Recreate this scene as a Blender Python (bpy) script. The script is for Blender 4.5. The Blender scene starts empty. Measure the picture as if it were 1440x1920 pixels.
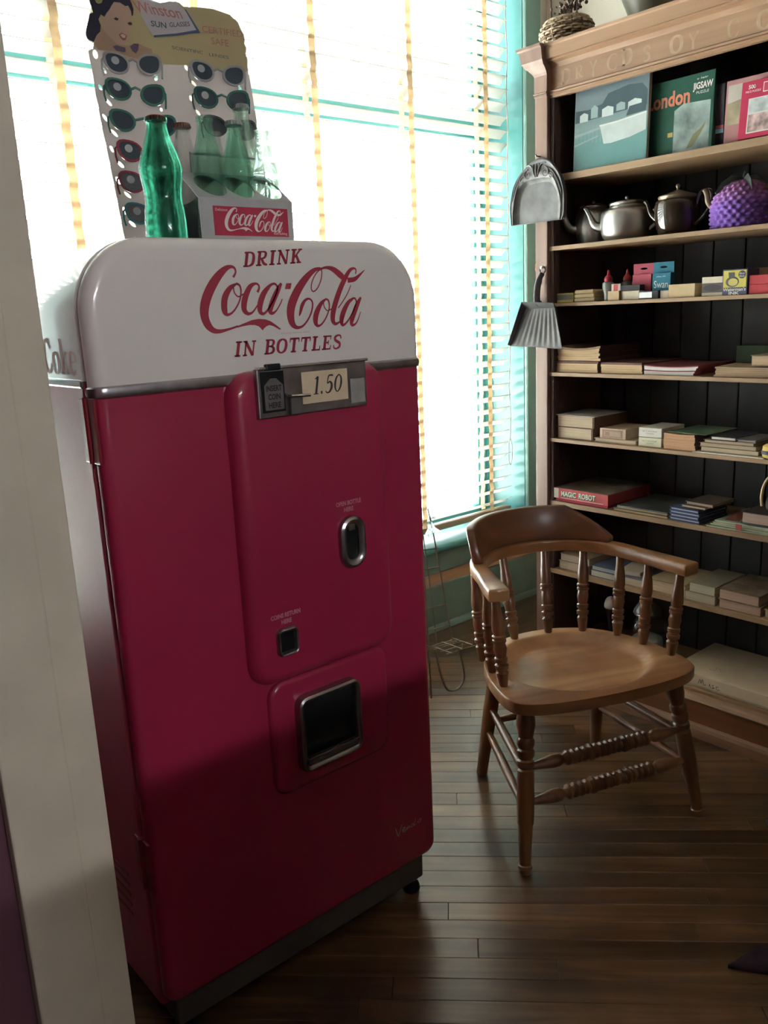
import bpy, bmesh, math, random
from mathutils import Vector, Matrix
random.seed(7)
PI = math.pi
sc = bpy.context.scene
COL = sc.collection

# ------------------------------------------------------------------ camera, sky, lamps, exposure
CAM_H = 1.335
cam_data = bpy.data.cameras.new('camera')
cam_data.sensor_fit = 'VERTICAL'; cam_data.sensor_height = 24.0
cam_data.lens = 1589.35 / 1920 * 24.0
cam_data.clip_start = 0.02
cam = bpy.data.objects.new('camera', cam_data); COL.objects.link(cam)
pit, rol, yaw = 0.232655884, -0.0459631935, 0.702231323
fw = Vector((math.sin(yaw)*math.cos(pit), math.cos(yaw)*math.cos(pit), -math.sin(pit)))
rt = Vector((math.cos(yaw), -math.sin(yaw), 0)); up = rt.cross(fw)
r2 = rt*math.cos(rol) + up*math.sin(rol); u2 = -rt*math.sin(rol) + up*math.cos(rol)
cam.matrix_world = Matrix(((r2.x, u2.x, -fw.x, 0), (r2.y, u2.y, -fw.y, 0), (r2.z, u2.z, -fw.z, CAM_H), (0, 0, 0, 1)))
sc.camera = cam

world = bpy.data.worlds.new('overcast_sky'); sc.world = world; world.use_nodes = True
bg = world.node_tree.nodes['Background']
bg.inputs[0].default_value = (0.95, 0.98, 1.0, 1); bg.inputs[1].default_value = 15.0

def area_light(name, loc, target, sx, sy, power, col):
    d = bpy.data.lights.new(name, 'AREA'); d.shape = 'RECTANGLE'; d.size = sx; d.size_y = sy
    d.energy = power; d.color = col
    o = bpy.data.objects.new(name, d); COL.objects.link(o); o.location = loc
    o.rotation_euler = (Vector(target) - Vector(loc)).to_track_quat('-Z', 'Y').to_euler()
    return o
# added unseen lamps: narrow rear strip for the shadow edge, weak overhead fill
area_light('added_rear_strip', (0.2, -3.45, 2.18), (0.8, 1.3, 1.1), 1.4, 0.10, 58.0, (0.95, 0.97, 1.0))
area_light('added_overhead_fill', (0.6, -1.4, 2.92), (0.6, -1.4, 0), 1.2, 1.2, 4.0, (1.0, 0.86, 0.74))

sd = bpy.data.lights.new('added_sun', 'SUN'); sd.energy = 205.0; sd.angle = 0.02; sd.color = (1.0, 0.96, 0.9)
so = bpy.data.objects.new('added_sun', sd); COL.objects.link(so); so.location = (0, -6, 12)
so.rotation_euler = Vector((0.15, 0.62, -1.0)).to_track_quat('-Z', 'Y').to_euler()    # added sun high behind the shop: lights pavement and blind, not the room

vs = sc.view_settings
vs.view_transform = 'Standard'; vs.look = 'None'; vs.gamma = 1.0; vs.use_curve_mapping = False
vs.exposure = 0.0
sc.cycles.max_bounces = 10; sc.cycles.diffuse_bounces = 5; sc.cycles.glossy_bounces = 5
sc.cycles.transmission_bounces = 10; sc.cycles.transparent_max_bounces = 10
sc.cycles.caustics_refractive = False; sc.cycles.caustics_reflective = False
sc.cycles.sample_clamp_indirect = 0.0

# ------------------------------------------------------------------ materials
MATS = {}
def _new(name):
    m = bpy.data.materials.new(name); m.use_nodes = True
    return m, m.node_tree.nodes, m.node_tree.links, m.node_tree.nodes['Principled BSDF']
def mat(name, col, rough=0.5, metal=0.0, var=0.12, scale=30.0, bump=0.0, coat=0.0, trans=0.0, ior=1.45,
        spec=0.5, stretch=(1, 1, 1), rvar=0.0, sub=0.0, coat_rough=0.05, transl=0.0, detail=4.0):
    if name in MATS: return MATS[name]
    m, N, L, b = _new(name)
    b.inputs['Roughness'].default_value = rough; b.inputs['Metallic'].default_value = metal
    b.inputs['Coat Weight'].default_value = coat; b.inputs['Coat Roughness'].default_value = coat_rough
    b.inputs['Transmission Weight'].default_value = trans; b.inputs['IOR'].default_value = ior
    b.inputs['Specular IOR Level'].default_value = spec
    tc = N.new('ShaderNodeTexCoord'); mp = N.new('ShaderNodeMapping'); mp.inputs['Scale'].default_value = stretch
    L.new(tc.outputs['Object'], mp.inputs['Vector'])
    nz = N.new('ShaderNodeTexNoise'); nz.inputs['Scale'].default_value = scale; nz.inputs['Detail'].default_value = detail
    L.new(mp.outputs[0], nz.inputs['Vector'])
    cr = N.new('ShaderNodeValToRGB')
    lo = [max(0, c*(1-var)) for c in col]; hi = [min(1, c*(1+var)) for c in col]
    cr.color_ramp.elements[0].position = 0.3; cr.color_ramp.elements[1].position = 0.7
    cr.color_ramp.elements[0].color = (*lo, 1); cr.color_ramp.elements[1].color = (*hi, 1)
    L.new(nz.outputs['Fac'], cr.inputs['Fac']); L.new(cr.outputs['Color'], b.inputs['Base Color'])
    if bump:
        bp = N.new('ShaderNodeBump'); bp.inputs['Strength'].default_value = bump; bp.inputs['Distance'].default_value = 0.002
        L.new(nz.outputs['Fac'], bp.inputs['Height']); L.new(bp.outputs[0], b.inputs['Normal'])
    if transl:
        t = N.new('ShaderNodeBsdfTranslucent'); L.new(cr.outputs['Color'], t.inputs['Color'])
        mx = N.new('ShaderNodeMixShader'); mx.inputs[0].default_value = transl
        L.new(b.outputs[0], mx.inputs[1]); L.new(t.outputs[0], mx.inputs[2])
        L.new(mx.outputs[0], N['Material Output'].inputs['Surface'])
    MATS[name] = m
    return m
def wood(name, dark, light, axis=0, scale=6.0, rough=0.4, coat=0.3, rand=0.25, ring=26.0, bump=0.15, blotch=0.0, blotch_col=(0.02, 0.01, 0.01)):
    """grain along `axis` of the object, each object shifted by its own random value"""
    if name in MATS: return MATS[name]
    m, N, L, b = _new(name)
    b.inputs['Roughness'].default_value = rough; b.inputs['Coat Weight'].default_value = coat; b.inputs['Coat Roughness'].default_value = 0.22
    tc = N.new('ShaderNodeTexCoord'); oi = N.new('ShaderNodeObjectInfo')
    ad = N.new('ShaderNodeVectorMath'); ad.operation = 'ADD'
    ml = N.new('ShaderNodeMath'); ml.operation = 'MULTIPLY'; ml.inputs[1].default_value = 37.0
    L.new(oi.outputs['Random'], ml.inputs[0]); L.new(tc.outputs['Object'], ad.inputs[0]); L.new(ml.outputs[0], ad.inputs[1])
    mp = N.new('ShaderNodeMapping'); s = [ring, ring, ring]; s[axis] = ring*0.07; mp.inputs['Scale'].default_value = s
    L.new(ad.outputs[0], mp.inputs['Vector'])
    nz = N.new('ShaderNodeTexNoise'); nz.inputs['Scale'].default_value = 1.0; nz.inputs['Detail'].default_value = 8.0; nz.inputs['Distortion'].default_value = 0.6
    L.new(mp.outputs[0], nz.inputs['Vector'])
    cr = N.new('ShaderNodeValToRGB'); cr.color_ramp.elements[0].position = 0.32; cr.color_ramp.elements[1].position = 0.68
    cr.color_ramp.elements[0].color = (*dark, 1); cr.color_ramp.elements[1].color = (*light, 1)
    L.new(nz.outputs['Fac'], cr.inputs['Fac'])
    hs = N.new('ShaderNodeHueSaturation')
    mr = N.new('ShaderNodeMapRange'); mr.inputs['To Min'].default_value = 1-rand; mr.inputs['To Max'].default_value = 1+rand
    L.new(oi.outputs['Random'], mr.inputs['Value']); L.new(mr.outputs[0], hs.inputs['Value']); L.new(cr.outputs['Color'], hs.inputs['Color'])
    out = hs.outputs['Color']
    if blotch:
        n2 = N.new('ShaderNodeTexNoise'); n2.inputs['Scale'].default_value = scale; n2.inputs['Detail'].default_value = 5
        geo = N.new('ShaderNodeNewGeometry'); L.new(geo.outputs['Position'], n2.inputs['Vector'])
        r2_ = N.new('ShaderNodeMapRange'); r2_.inputs['From Min'].default_value = 0.45; r2_.inputs['From Max'].default_value = 0.7; r2_.inputs['To Max'].default_value = blotch
        L.new(n2.outputs['Fac'], r2_.inputs['Value'])
        mx = N.new('ShaderNodeMix'); mx.data_type = 'RGBA'; mx.inputs[7].default_value = (*blotch_col, 1)
        L.new(r2_.outputs[0], mx.inputs[0]); L.new(out, mx.inputs[6]); out = mx.outputs[2]
    L.new(out, b.inputs['Base Color'])
    bp = N.new('ShaderNodeBump'); bp.inputs['Strength'].default_value = bump; bp.inputs['Distance'].default_value = 0.001
    L.new(nz.outputs['Fac'], bp.inputs['Height']); L.new(bp.outputs[0], b.inputs['Normal'])
    MATS[name] = m
    return m
def zramp(name, stops, rough=0.6, axis='Z', bump=0.0, scale=40):
    """colour changing along the object's own height (the thing itself is dyed so)"""
    m, N, L, b = _new(name); b.inputs['Roughness'].default_value = rough
    tc = N.new('ShaderNodeTexCoord'); sp = N.new('ShaderNodeSeparateXYZ'); L.new(tc.outputs['Object'], sp.inputs[0])
    mr = N.new('ShaderNodeMapRange'); mr.inputs['From Min'].default_value = stops[0][0]; mr.inputs['From Max'].default_value = stops[-1][0]
    L.new(sp.outputs[axis], mr.inputs['Value'])
    nz = N.new('ShaderNodeTexNoise'); nz.inputs['Scale'].default_value = scale; L.new(tc.outputs['Object'], nz.inputs['Vector'])
    a = N.new('ShaderNodeMath'); a.operation = 'MULTIPLY_ADD'; a.inputs[1].default_value = 0.12
    L.new(nz.outputs['Fac'], a.inputs[0]); L.new(mr.outputs[0], a.inputs[2])
    s2 = N.new('ShaderNodeMath'); s2.operation = 'SUBTRACT'; s2.inputs[1].default_value = 0.06; L.new(a.outputs[0], s2.inputs[0])
    cr = N.new('ShaderNodeValToRGB'); el = cr.color_ramp.elements
    while len(el) < len(stops): el.new(0.5)
    for e, (z, c) in zip(el, stops):
        e.position = (z-stops[0][0])/(stops[-1][0]-stops[0][0]); e.color = (*c, 1)
    L.new(s2.outputs[0], cr.inputs['Fac']); L.new(cr.outputs['Color'], b.inputs['Base Color'])
    MATS[name] = m
    return m

def thin_glass(name, col, clear=0.6, rough=0.03):
    """thin walled glass: part of the light goes straight through, part is bent and mirrored"""
    if name in MATS: return MATS[name]
    m, N, L, b = _new(name)
    b.inputs['Base Color'].default_value = (*col, 1); b.inputs['Roughness'].default_value = rough
    b.inputs['Transmission Weight'].default_value = 1.0; b.inputs['IOR'].default_value = 1.45
    t = N.new('ShaderNodeBsdfTransparent')
    tc = N.new('ShaderNodeTexCoord'); nz = N.new('ShaderNodeTexNoise'); nz.inputs['Scale'].default_value = 14
    L.new(tc.outputs['Object'], nz.inputs['Vector'])
    cr = N.new('ShaderNodeValToRGB'); cr.color_ramp.elements[0].color = (*[c*.92 for c in col], 1); cr.color_ramp.elements[1].color = (*[min(1, c*1.05) for c in col], 1)
    L.new(nz.outputs['Fac'], cr.inputs['Fac']); L.new(cr.outputs['Color'], t.inputs['Color'])
    mx = N.new('ShaderNodeMixShader'); mx.inputs[0].default_value = clear
    L.new(b.outputs[0], mx.inputs[1]); L.new(t.outputs[0], mx.inputs[2]); L.new(mx.outputs[0], N['Material Output'].inputs['Surface'])
    MATS[name] = m
    return m
def pane_glass(name):
    m, N, L, b = _new(name); N.remove(b)
    t = N.new('ShaderNodeBsdfTransparent'); t.inputs['Color'].default_value = (.93, .97, .96, 1)
    g = N.new('ShaderNodeBsdfGlossy'); g.inputs['Roughness'].default_value = 0.0
    fr = N.new('ShaderNodeFresnel'); fr.inputs['IOR'].default_value = 1.3
    mx = N.new('ShaderNodeMixShader'); L.new(fr.outputs[0], mx.inputs[0]); L.new(t.outputs[0], mx.inputs[1]); L.new(g.outputs[0], mx.inputs[2])
    L.new(mx.outputs[0], N['Material Output'].inputs['Surface']); MATS[name] = m
    return m

# ------------------------------------------------------------------ mesh builder
class MB:
    def __init__(s): s.v = []; s.f = []
    def add(s, vs, fs):
        k = len(s.v); s.v += [tuple(v) for v in vs]; s.f += [tuple(i+k for i in f) for f in fs]; return s
    def box(s, x0, x1, y0, y1, z0, z1):
        return s.add([(x0,y0,z0),(x1,y0,z0),(x1,y1,z0),(x0,y1,z0),(x0,y0,z1),(x1,y0,z1),(x1,y1,z1),(x0,y1,z1)],
                     [(0,3,2,1),(4,5,6,7),(0,1,5,4),(1,2,6,5),(2,3,7,6),(3,0,4,7)])
    def loft(s, loops, cap0=True, cap1=True, closed=True):
        n = len(loops[0]); vs = [p for l in loops for p in l]; fs = []
        for i in range(len(loops)-1):
            for j in range(n if closed else n-1):
                k = (j+1) % n
                fs.append((i*n+j, i*n+k, (i+1)*n+k, (i+1)*n+j))
        if cap0: fs.append(tuple(reversed(range(n))))
        if cap1: fs.append(tuple((len(loops)-1)*n+j for j in range(n)))
        return s.add(vs, fs)
    def lathe(s, prof, c=(0, 0, 0), n=32, sx=1.0, sy=1.0, axis=None, caps=True):
        """prof: (radius, height) along axis from c"""
        c = Vector(c); ax = Vector(axis).normalized() if axis is not None else Vector((0, 0, 1))
        if abs(ax.z) > 0.999: e1, e2 = Vector((1, 0, 0)), Vector((0, 1, 0))
        else: e1 = ax.cross(Vector((0, 0, 1))).normalized(); e2 = ax.cross(e1)
        loops = []
        for r, h in prof:
            loops.append([c + ax*h + e1*(r*sx*math.cos(2*PI*j/n)) + e2*(r*sy*math.sin(2*PI*j/n)) for j in range(n)])
        return s.loft(loops, caps, caps)
    def turned(s, p, q, prof, n=16):
        """lathe between two points; prof (t, r)"""
        p, q = Vector(p), Vector(q); d = q-p
        return s.lathe([(r, t*d.length) for t, r in prof], p, n, axis=d)
    def tube(s, pts, r, n=8, closed=False, flat=1.0):
        P = [Vector(p) for p in pts]; m = len(P)
        R = r if isinstance(r, (list, tuple)) else [r]*m
        loops = []; prev = None
        for i in range(m):
            if closed: t = P[(i+1) % m]-P[i-1]
            else: t = P[min(i+1, m-1)]-P[max(i-1, 0)]
            t.normalize()
            if prev is None:
                a = Vector((0, 0, 1)) if abs(t.z) < 0.9 else Vector((1, 0, 0))
                e1 = (a - t*a.dot(t)).normalized()
            else: e1 = (prev - t*prev.dot(t)).normalized()
            prev = e1; e2 = t.cross(e1)
            loops.append([P[i] + e1*(R[i]*math.cos(2*PI*j/n)) + e2*(R[i]*flat*math.sin(2*PI*j/n)) for j in range(n)])
        if closed: loops.append(loops[0])
        return s.loft(loops, not closed, not closed)
    def ball(s, c, rx, ry=None, rz=None, n=16, m=10):
        ry = ry or rx; rz = rz or rx; c = Vector(c); loops = []
        for i in range(m+1):
            a = PI*(i/m-0.5); rr = max(math.cos(a), 0.001)
            loops.append([c+Vector((rx*rr*math.cos(2*PI*j/n), ry*rr*math.sin(2*PI*j/n), rz*math.sin(a))) for j in range(n)])
        return s.loft(loops)
    def poly(s, pts, fmap, th=0.0):
        n = len(pts); fr = [fmap(u, v, 0) for u, v in pts]
        if th == 0: return s.add(fr, [tuple(range(n))])
        bk = [fmap(u, v, -th) for u, v in pts]
        return s.loft([bk, fr])
    def stroke(s, pts, fmap, lift=0.0, sub=5):
        """flat ribbon of changing width on a surface; pts (u, v, width)"""
        P = smooth(pts, sub); vs = []; fs = []
        for i, p in enumerate(P):
            a = P[max(i-1, 0)]; b = P[min(i+1, len(P)-1)]
            dx, dy = b[0]-a[0], b[1]-a[1]; l = math.hypot(dx, dy) or 1e-9
            nx, ny = -dy/l*p[2]/2, dx/l*p[2]/2
            vs += [fmap(p[0]+nx, p[1]+ny, lift), fmap(p[0]-nx, p[1]-ny, lift)]
            if i: fs.append((2*i-2, 2*i-1, 2*i+1, 2*i))
        return s.add(vs, fs)
    def xform(s, M):
        s.v = [tuple(M @ Vector(v)) for v in s.v]; return s
def smooth(P, sub):
    if len(P) < 3 or sub <= 1: return list(P)
    out = []
    for i in range(len(P)-1):
        p0, p1, p2, p3 = P[max(i-1, 0)], P[i], P[i+1], P[min(i+2, len(P)-1)]
        for k in range(sub):
            t = k/sub
            out.append(tuple(0.5*(2*b+(c-a)*t+(2*a-5*b+4*c-d)*t*t+(3*b-a-3*c+d)*t**3) for a, b, c, d in zip(p0, p1, p2, p3)))
    out.append(tuple(P[-1])); return out
def arc(cx, cy, r, a0, a1, n):
    return [(cx+r*math.cos(math.radians(a0+(a1-a0)*i/n)), cy+r*math.sin(math.radians(a0+(a1-a0)*i/n))) for i in range(n+1)]

def Wm(o):
    M = o.matrix_basis.copy(); p = o.parent
    while p: M = p.matrix_basis @ M; p = p.parent
    return M
def link(name, me, material, parent=None):
    o = bpy.data.objects.new(name, me)
    if material: me.materials.append(material)
    COL.objects.link(o)
    if parent: o.parent = parent
    return o
def part(name, mb, material, parent, smooth_=False, bevel=0.0, seg=2, label=None, weld=True, local=False, kind=None):
    """one mesh object; mb is in world space and becomes local to its parent"""
    bm = bmesh.new(); vs = [bm.verts.new(v) for v in mb.v]
    for f in mb.f:
        try: bm.faces.new([vs[i] for i in f])
        except ValueError: pass
    if weld: bmesh.ops.remove_doubles(bm, verts=bm.verts, dist=1e-6)
    if bevel:
        es = [e for e in bm.edges if len(e.link_faces) == 2 and e.calc_face_angle(0) > 0.5]
        bmesh.ops.bevel(bm, geom=es, offset=bevel, segments=seg, affect='EDGES', profile=0.5, clamp_overlap=True)
    bmesh.ops.recalc_face_normals(bm, faces=bm.faces)
    me = bpy.data.meshes.new(name); bm.to_mesh(me); bm.free()
    if parent and not local: me.transform(Wm(parent).inverted())
    if smooth_:
        me.polygons.foreach_set('use_smooth', [True]*len(me.polygons))
        if smooth_ != 'all': me.set_sharp_from_angle(angle=math.radians(38 if smooth_ is True else smooth_))
    o = link(name, me, material, parent)
    if label: o['label'] = label
    if kind: o['kind'] = kind
    return o
def thing(name, label, cat, loc, rz=0.0, group=None):
    o = bpy.data.objects.new(name, None); COL.objects.link(o); o.location = loc; o.rotation_euler = (0, 0, rz)
    o.empty_display_size = 0.05; o.matrix_basis = Matrix.Translation(loc) @ Matrix.Rotation(rz, 4, 'Z')
    o['label'] = label; o['category'] = cat
    if group: o['group'] = group
    return o
def solo(name, mb, material, label, cat, group=None, **kw):
    """a thing that is one mesh: origin at its bottom centre"""
    xs = [v[0] for v in mb.v]; ys = [v[1] for v in mb.v]; zs = [v[2] for v in mb.v]
    c = Vector(((min(xs)+max(xs))/2, (min(ys)+max(ys))/2, min(zs)))
    mb.v = [(v[0]-c.x, v[1]-c.y, v[2]-c.z) for v in mb.v]
    o = part(name, mb, material, None, **kw); o.location = c; o['label'] = label; o['category'] = cat
    if group: o['group'] = group
    return o
def struct(name, mb, material, parent=None, **kw):
    o = part(name, mb, material, parent, **kw); o['kind'] = 'structure'; return o

# ------------------------------------------------------------------ writing
FONT_TMP = []
def text_mb(s, u0, u1, v0, h, fmap, shear=0.0, bold=0.0, dv=0.0, lift=0.0, mb=None):
    """block letters between u0 and u1, baseline v0 (rising by dv), cap height h, laid on a surface"""
    cu = bpy.data.curves.new('letters', 'FONT'); cu.body = s; cu.size = 1.0; cu.offset = bold; cu.resolution_u = 3
    o = bpy.data.objects.new('letters', cu); COL.objects.link(o)
    dg = bpy.context.evaluated_depsgraph_get(); me = bpy.data.meshes.new_from_object(o.evaluated_get(dg))
    xs = [v.co.x for v in me.vertices]; ys = [v.co.y for v in me.vertices]
    x0, x1 = min(xs), max(xs); cap = 0.73 if any(c.isupper() or c.isdigit() for c in s) else max(ys)
    mb = mb or MB(); vs = []
    for v in me.vertices:
        t = (v.co.x-x0)/(x1-x0); y = v.co.y/cap*h
        vs.append(fmap(u0+t*(u1-u0)+y*shear, v0+y+dv*t, lift))
    mb.add(vs, [tuple(p.vertices) for p in me.polygons])
    bpy.data.objects.remove(o); bpy.data.curves.remove(cu); bpy.data.meshes.remove(me)
    return mb
def filled(outer, holes, fmap, depth):
    """flat sheet with real holes"""
    cu = bpy.data.curves.new('sheet', 'CURVE'); cu.dimensions = '2D'; cu.fill_mode = 'BOTH'; cu.extrude = depth/2
    for pl in [outer]+holes:
        sp = cu.splines.new('POLY'); sp.points.add(len(pl)-1); sp.use_cyclic_u = True
        for p, q in zip(sp.points, pl): p.co = (q[0], q[1], 0, 1)
    o = bpy.data.objects.new('sheet', cu); COL.objects.link(o)
    dg = bpy.context.evaluated_depsgraph_get(); me = bpy.data.meshes.new_from_object(o.evaluated_get(dg))
    mb = MB().add([fmap(v.co.x, v.co.y, v.co.z-depth/2) for v in me.vertices], [tuple(p.vertices) for p in me.polygons])
    bpy.data.objects.remove(o); bpy.data.curves.remove(cu); bpy.data.meshes.remove(me)
    return mb
_T, _S = .23, .11
def _slab(*xs, y=0): return [[(a, y, _S), (b, y, _S)] for a, b in xs]
SERIF = {
 'D': (.95, [[(.26,0,_T),(.26,1,_T)], [(.05,.95,_S),(.5,.95,_S),(.78,.82,.2),(.85,.5,_T),(.78,.18,.2),(.5,.05,_S),(.05,.05,_S)]]),
 'R': (1.0, [[(.26,0,_T),(.26,1,_T)], [(.05,.95,_S),(.5,.95,_S),(.74,.88,.18),(.77,.73,.2),(.7,.56,.16),(.5,.5,_S),(.3,.5,_S)], [(.45,.5,.2),(.68,.15,.22),(.98,.05,.12)], [(.03,.05,_S),(.5,.05,_S)]]),
 'I': (.55, [[(.26,0,_T),(.26,1,_T)], [(.03,.95,_S),(.5,.95,_S)], [(.03,.05,_S),(.5,.05,_S)]]),
 'N': (1.05, [[(.2,0,.12),(.2,1,.12)], [(.15,.98,.22),(.85,.02,.22)], [(.86,0,.12),(.86,1,.12)], [(0,.95,_S),(.3,.95,_S)], [(.03,.05,_S),(.38,.05,_S)], [(.68,.95,_S),(1.03,.95,_S)]]),
 'K': (1.0, [[(.26,0,_T),(.26,1,_T)], [(.82,.95,.12),(.35,.42,.12)], [(.48,.58,.22),(.82,.05,.22)], [(.03,.95,_S),(.5,.95,_S)], [(.03,.05,_S),(.5,.05,_S)], [(.62,.95,_S),(.98,.95,_S)], [(.6,.05,_S),(1.0,.05,_S)]]),
 'B': (.92, [[(.26,0,_T),(.26,1,_T)], [(.05,.95,_S),(.5,.95,_S),(.72,.88,.18),(.75,.74,.2),(.68,.58,.15),(.5,.53,_S),(.3,.53,_S)], [(.5,.53,_S),(.74,.45,.18),(.82,.28,.22),(.74,.12,.18),(.5,.05,_S),(.05,.05,_S)]]),
 'O': (.98, [[(.48,.96,_S),(.2,.82,.2),(.12,.5,_T),(.2,.18,.2),(.48,.04,_S),(.76,.18,.2),(.84,.5,_T),(.76,.82,.2),(.48,.96,_S)]]),
 'T': (.92, [[(.45,0,_T),(.45,1,_T)], [(.03,.94,.13),(.87,.94,.13)], [(.07,.95,.1),(.05,.68,.06)], [(.84,.95,.1),(.85,.68,.06)], [(.22,.05,_S),(.68,.05,_S)]]),
 'L': (.85, [[(.26,0,_T),(.26,1,_T)], [(.03,.95,_S),(.5,.95,_S)], [(.03,.05,_S),(.78,.05,_S)], [(.76,0,.1),(.78,.32,.06)]]),
 'E': (.9, [[(.26,0,_T),(.26,1,_T)], [(.03,.95,_S),(.78,.95,_S)], [(.03,.05,_S),(.8,.05,_S)], [(.3,.5,_S),(.6,.5,_S)], [(.77,1,.1),(.76,.7,.06)], [(.8,0,.1),(.83,.32,.06)], [(.58,.66,.08),(.58,.34,.08)]]),
 'S': (.85, [[(.74,.72,.1),(.66,.93,.12),(.42,.97,.13),(.18,.86,.18),(.2,.66,.2),(.42,.53,.22),(.66,.4,.2),(.68,.16,.18),(.42,.03,.13),(.18,.08,.12),(.1,.3,.08)]]),
 'C': (.9, [[(.82,.72,.09),(.72,.92,.1),(.5,.97,.07),(.24,.82,.14),(.14,.5,.18),(.24,.18,.14),(.5,.03,.07),(.72,.1,.07),(.84,.3,.05)]]),
 'o': (.72, [[(.34,.62,.05),(.14,.52,.11),(.08,.31,.14),(.14,.1,.11),(.34,0,.05),(.54,.1,.11),(.6,.31,.14),(.54,.52,.11),(.34,.62,.05)]]),
 'k': (.75, [[(.16,0,.12),(.16,1,.12)], [(.6,.6,.05),(.2,.28,.05)], [(.3,.38,.12),(.62,.02,.12)], [(0,0.02,.05),(.32,.02,.05)], [(0,.97,.05),(.16,.97,.05)], [(.5,.02,.05),(.76,.02,.05)], [(.44,.6,.05),(.72,.6,.05)]]),
 'e': (.66, [[(.12,.34,.05),(.56,.36,.05),(.52,.54,.09),(.34,.62,.05),(.14,.52,.11),(.08,.3,.14),(.16,.08,.11),(.36,0,.06),(.58,.14,.04)]]),
 '1': (.5, [[(.28,0,.13),(.28,.98,.13)], [(.28,.97,.08),(.08,.84,.05)], [(.08,.02,.05),(.48,.02,.05)]]),
 '.': (.35, [[(.1,.07,.15),(.24,.07,.15)]]),
 '5': (.68, [[(.58,.96,.1),(.22,.95,.08),(.16,.55,.06),(.34,.62,.09),(.52,.5,.14),(.55,.28,.15),(.42,.06,.1),(.2,.02,.07),(.08,.12,.06)]]),
 '0': (.7, [[(.34,.98,.06),(.14,.8,.1),(.08,.5,.13),(.14,.2,.1),(.34,.02,.06),(.54,.2,.1),(.6,.5,.13),(.54,.8,.1),(.34,.98,.06)]]),
 ' ': (.5, []),
}
def serif_mb(s, u0, u1, v0, h, fmap, shear=0.22, gap=.12, dv=0.0, lift=0.0, wt=1.0, mb=None):
    mb = mb or MB(); tot = sum(SERIF[c][0]+gap for c in s)-gap; k = (u1-u0)/tot; x = 0
    for c in s:
        w, st = SERIF[c]
        for p in st:
            q = [(u0+(x+a)*k+b*h*shear, v0+b*h+dv*(x+a)/tot, ww*h*wt*min(1, abs(k)/h*1.1)) for a, b, ww in p]
            mb.stroke(q, fmap, lift, 5 if len(p) > 2 else 1)
        x += w+gap
    return mb
def marks_mb(u0, u1, v, h, fmap, mb=None, seed=1):
    """print too small to read: rows of short worn strokes"""
    mb = mb or MB(); r = random.Random(seed); u = u0
    while u < u1-h*.3:
        w = h*r.uniform(.35, .7)
        if r.random() > .15:
            mb.stroke([(u, v+h*r.uniform(0, .3), h*.16), (u+w*.3, v+h*r.uniform(.6, 1), h*.16), (u+w*.55, v+h*r.uniform(0, .4), h*.16), (u+w*.8, v+h*r.uniform(.5, .9), h*.16)], fmap, 0, 1)
        u += w+h*.12
    return mb
def pmap(o, U, V):
    """surface coordinates: origin, across, up; third value lifts off the surface"""
    o, U, V = Vector(o), Vector(U).normalized(), Vector(V).normalized(); N = U.cross(V)
    return lambda u, v, w=0.0: tuple(o+U*u+V*v+N*w)

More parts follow.
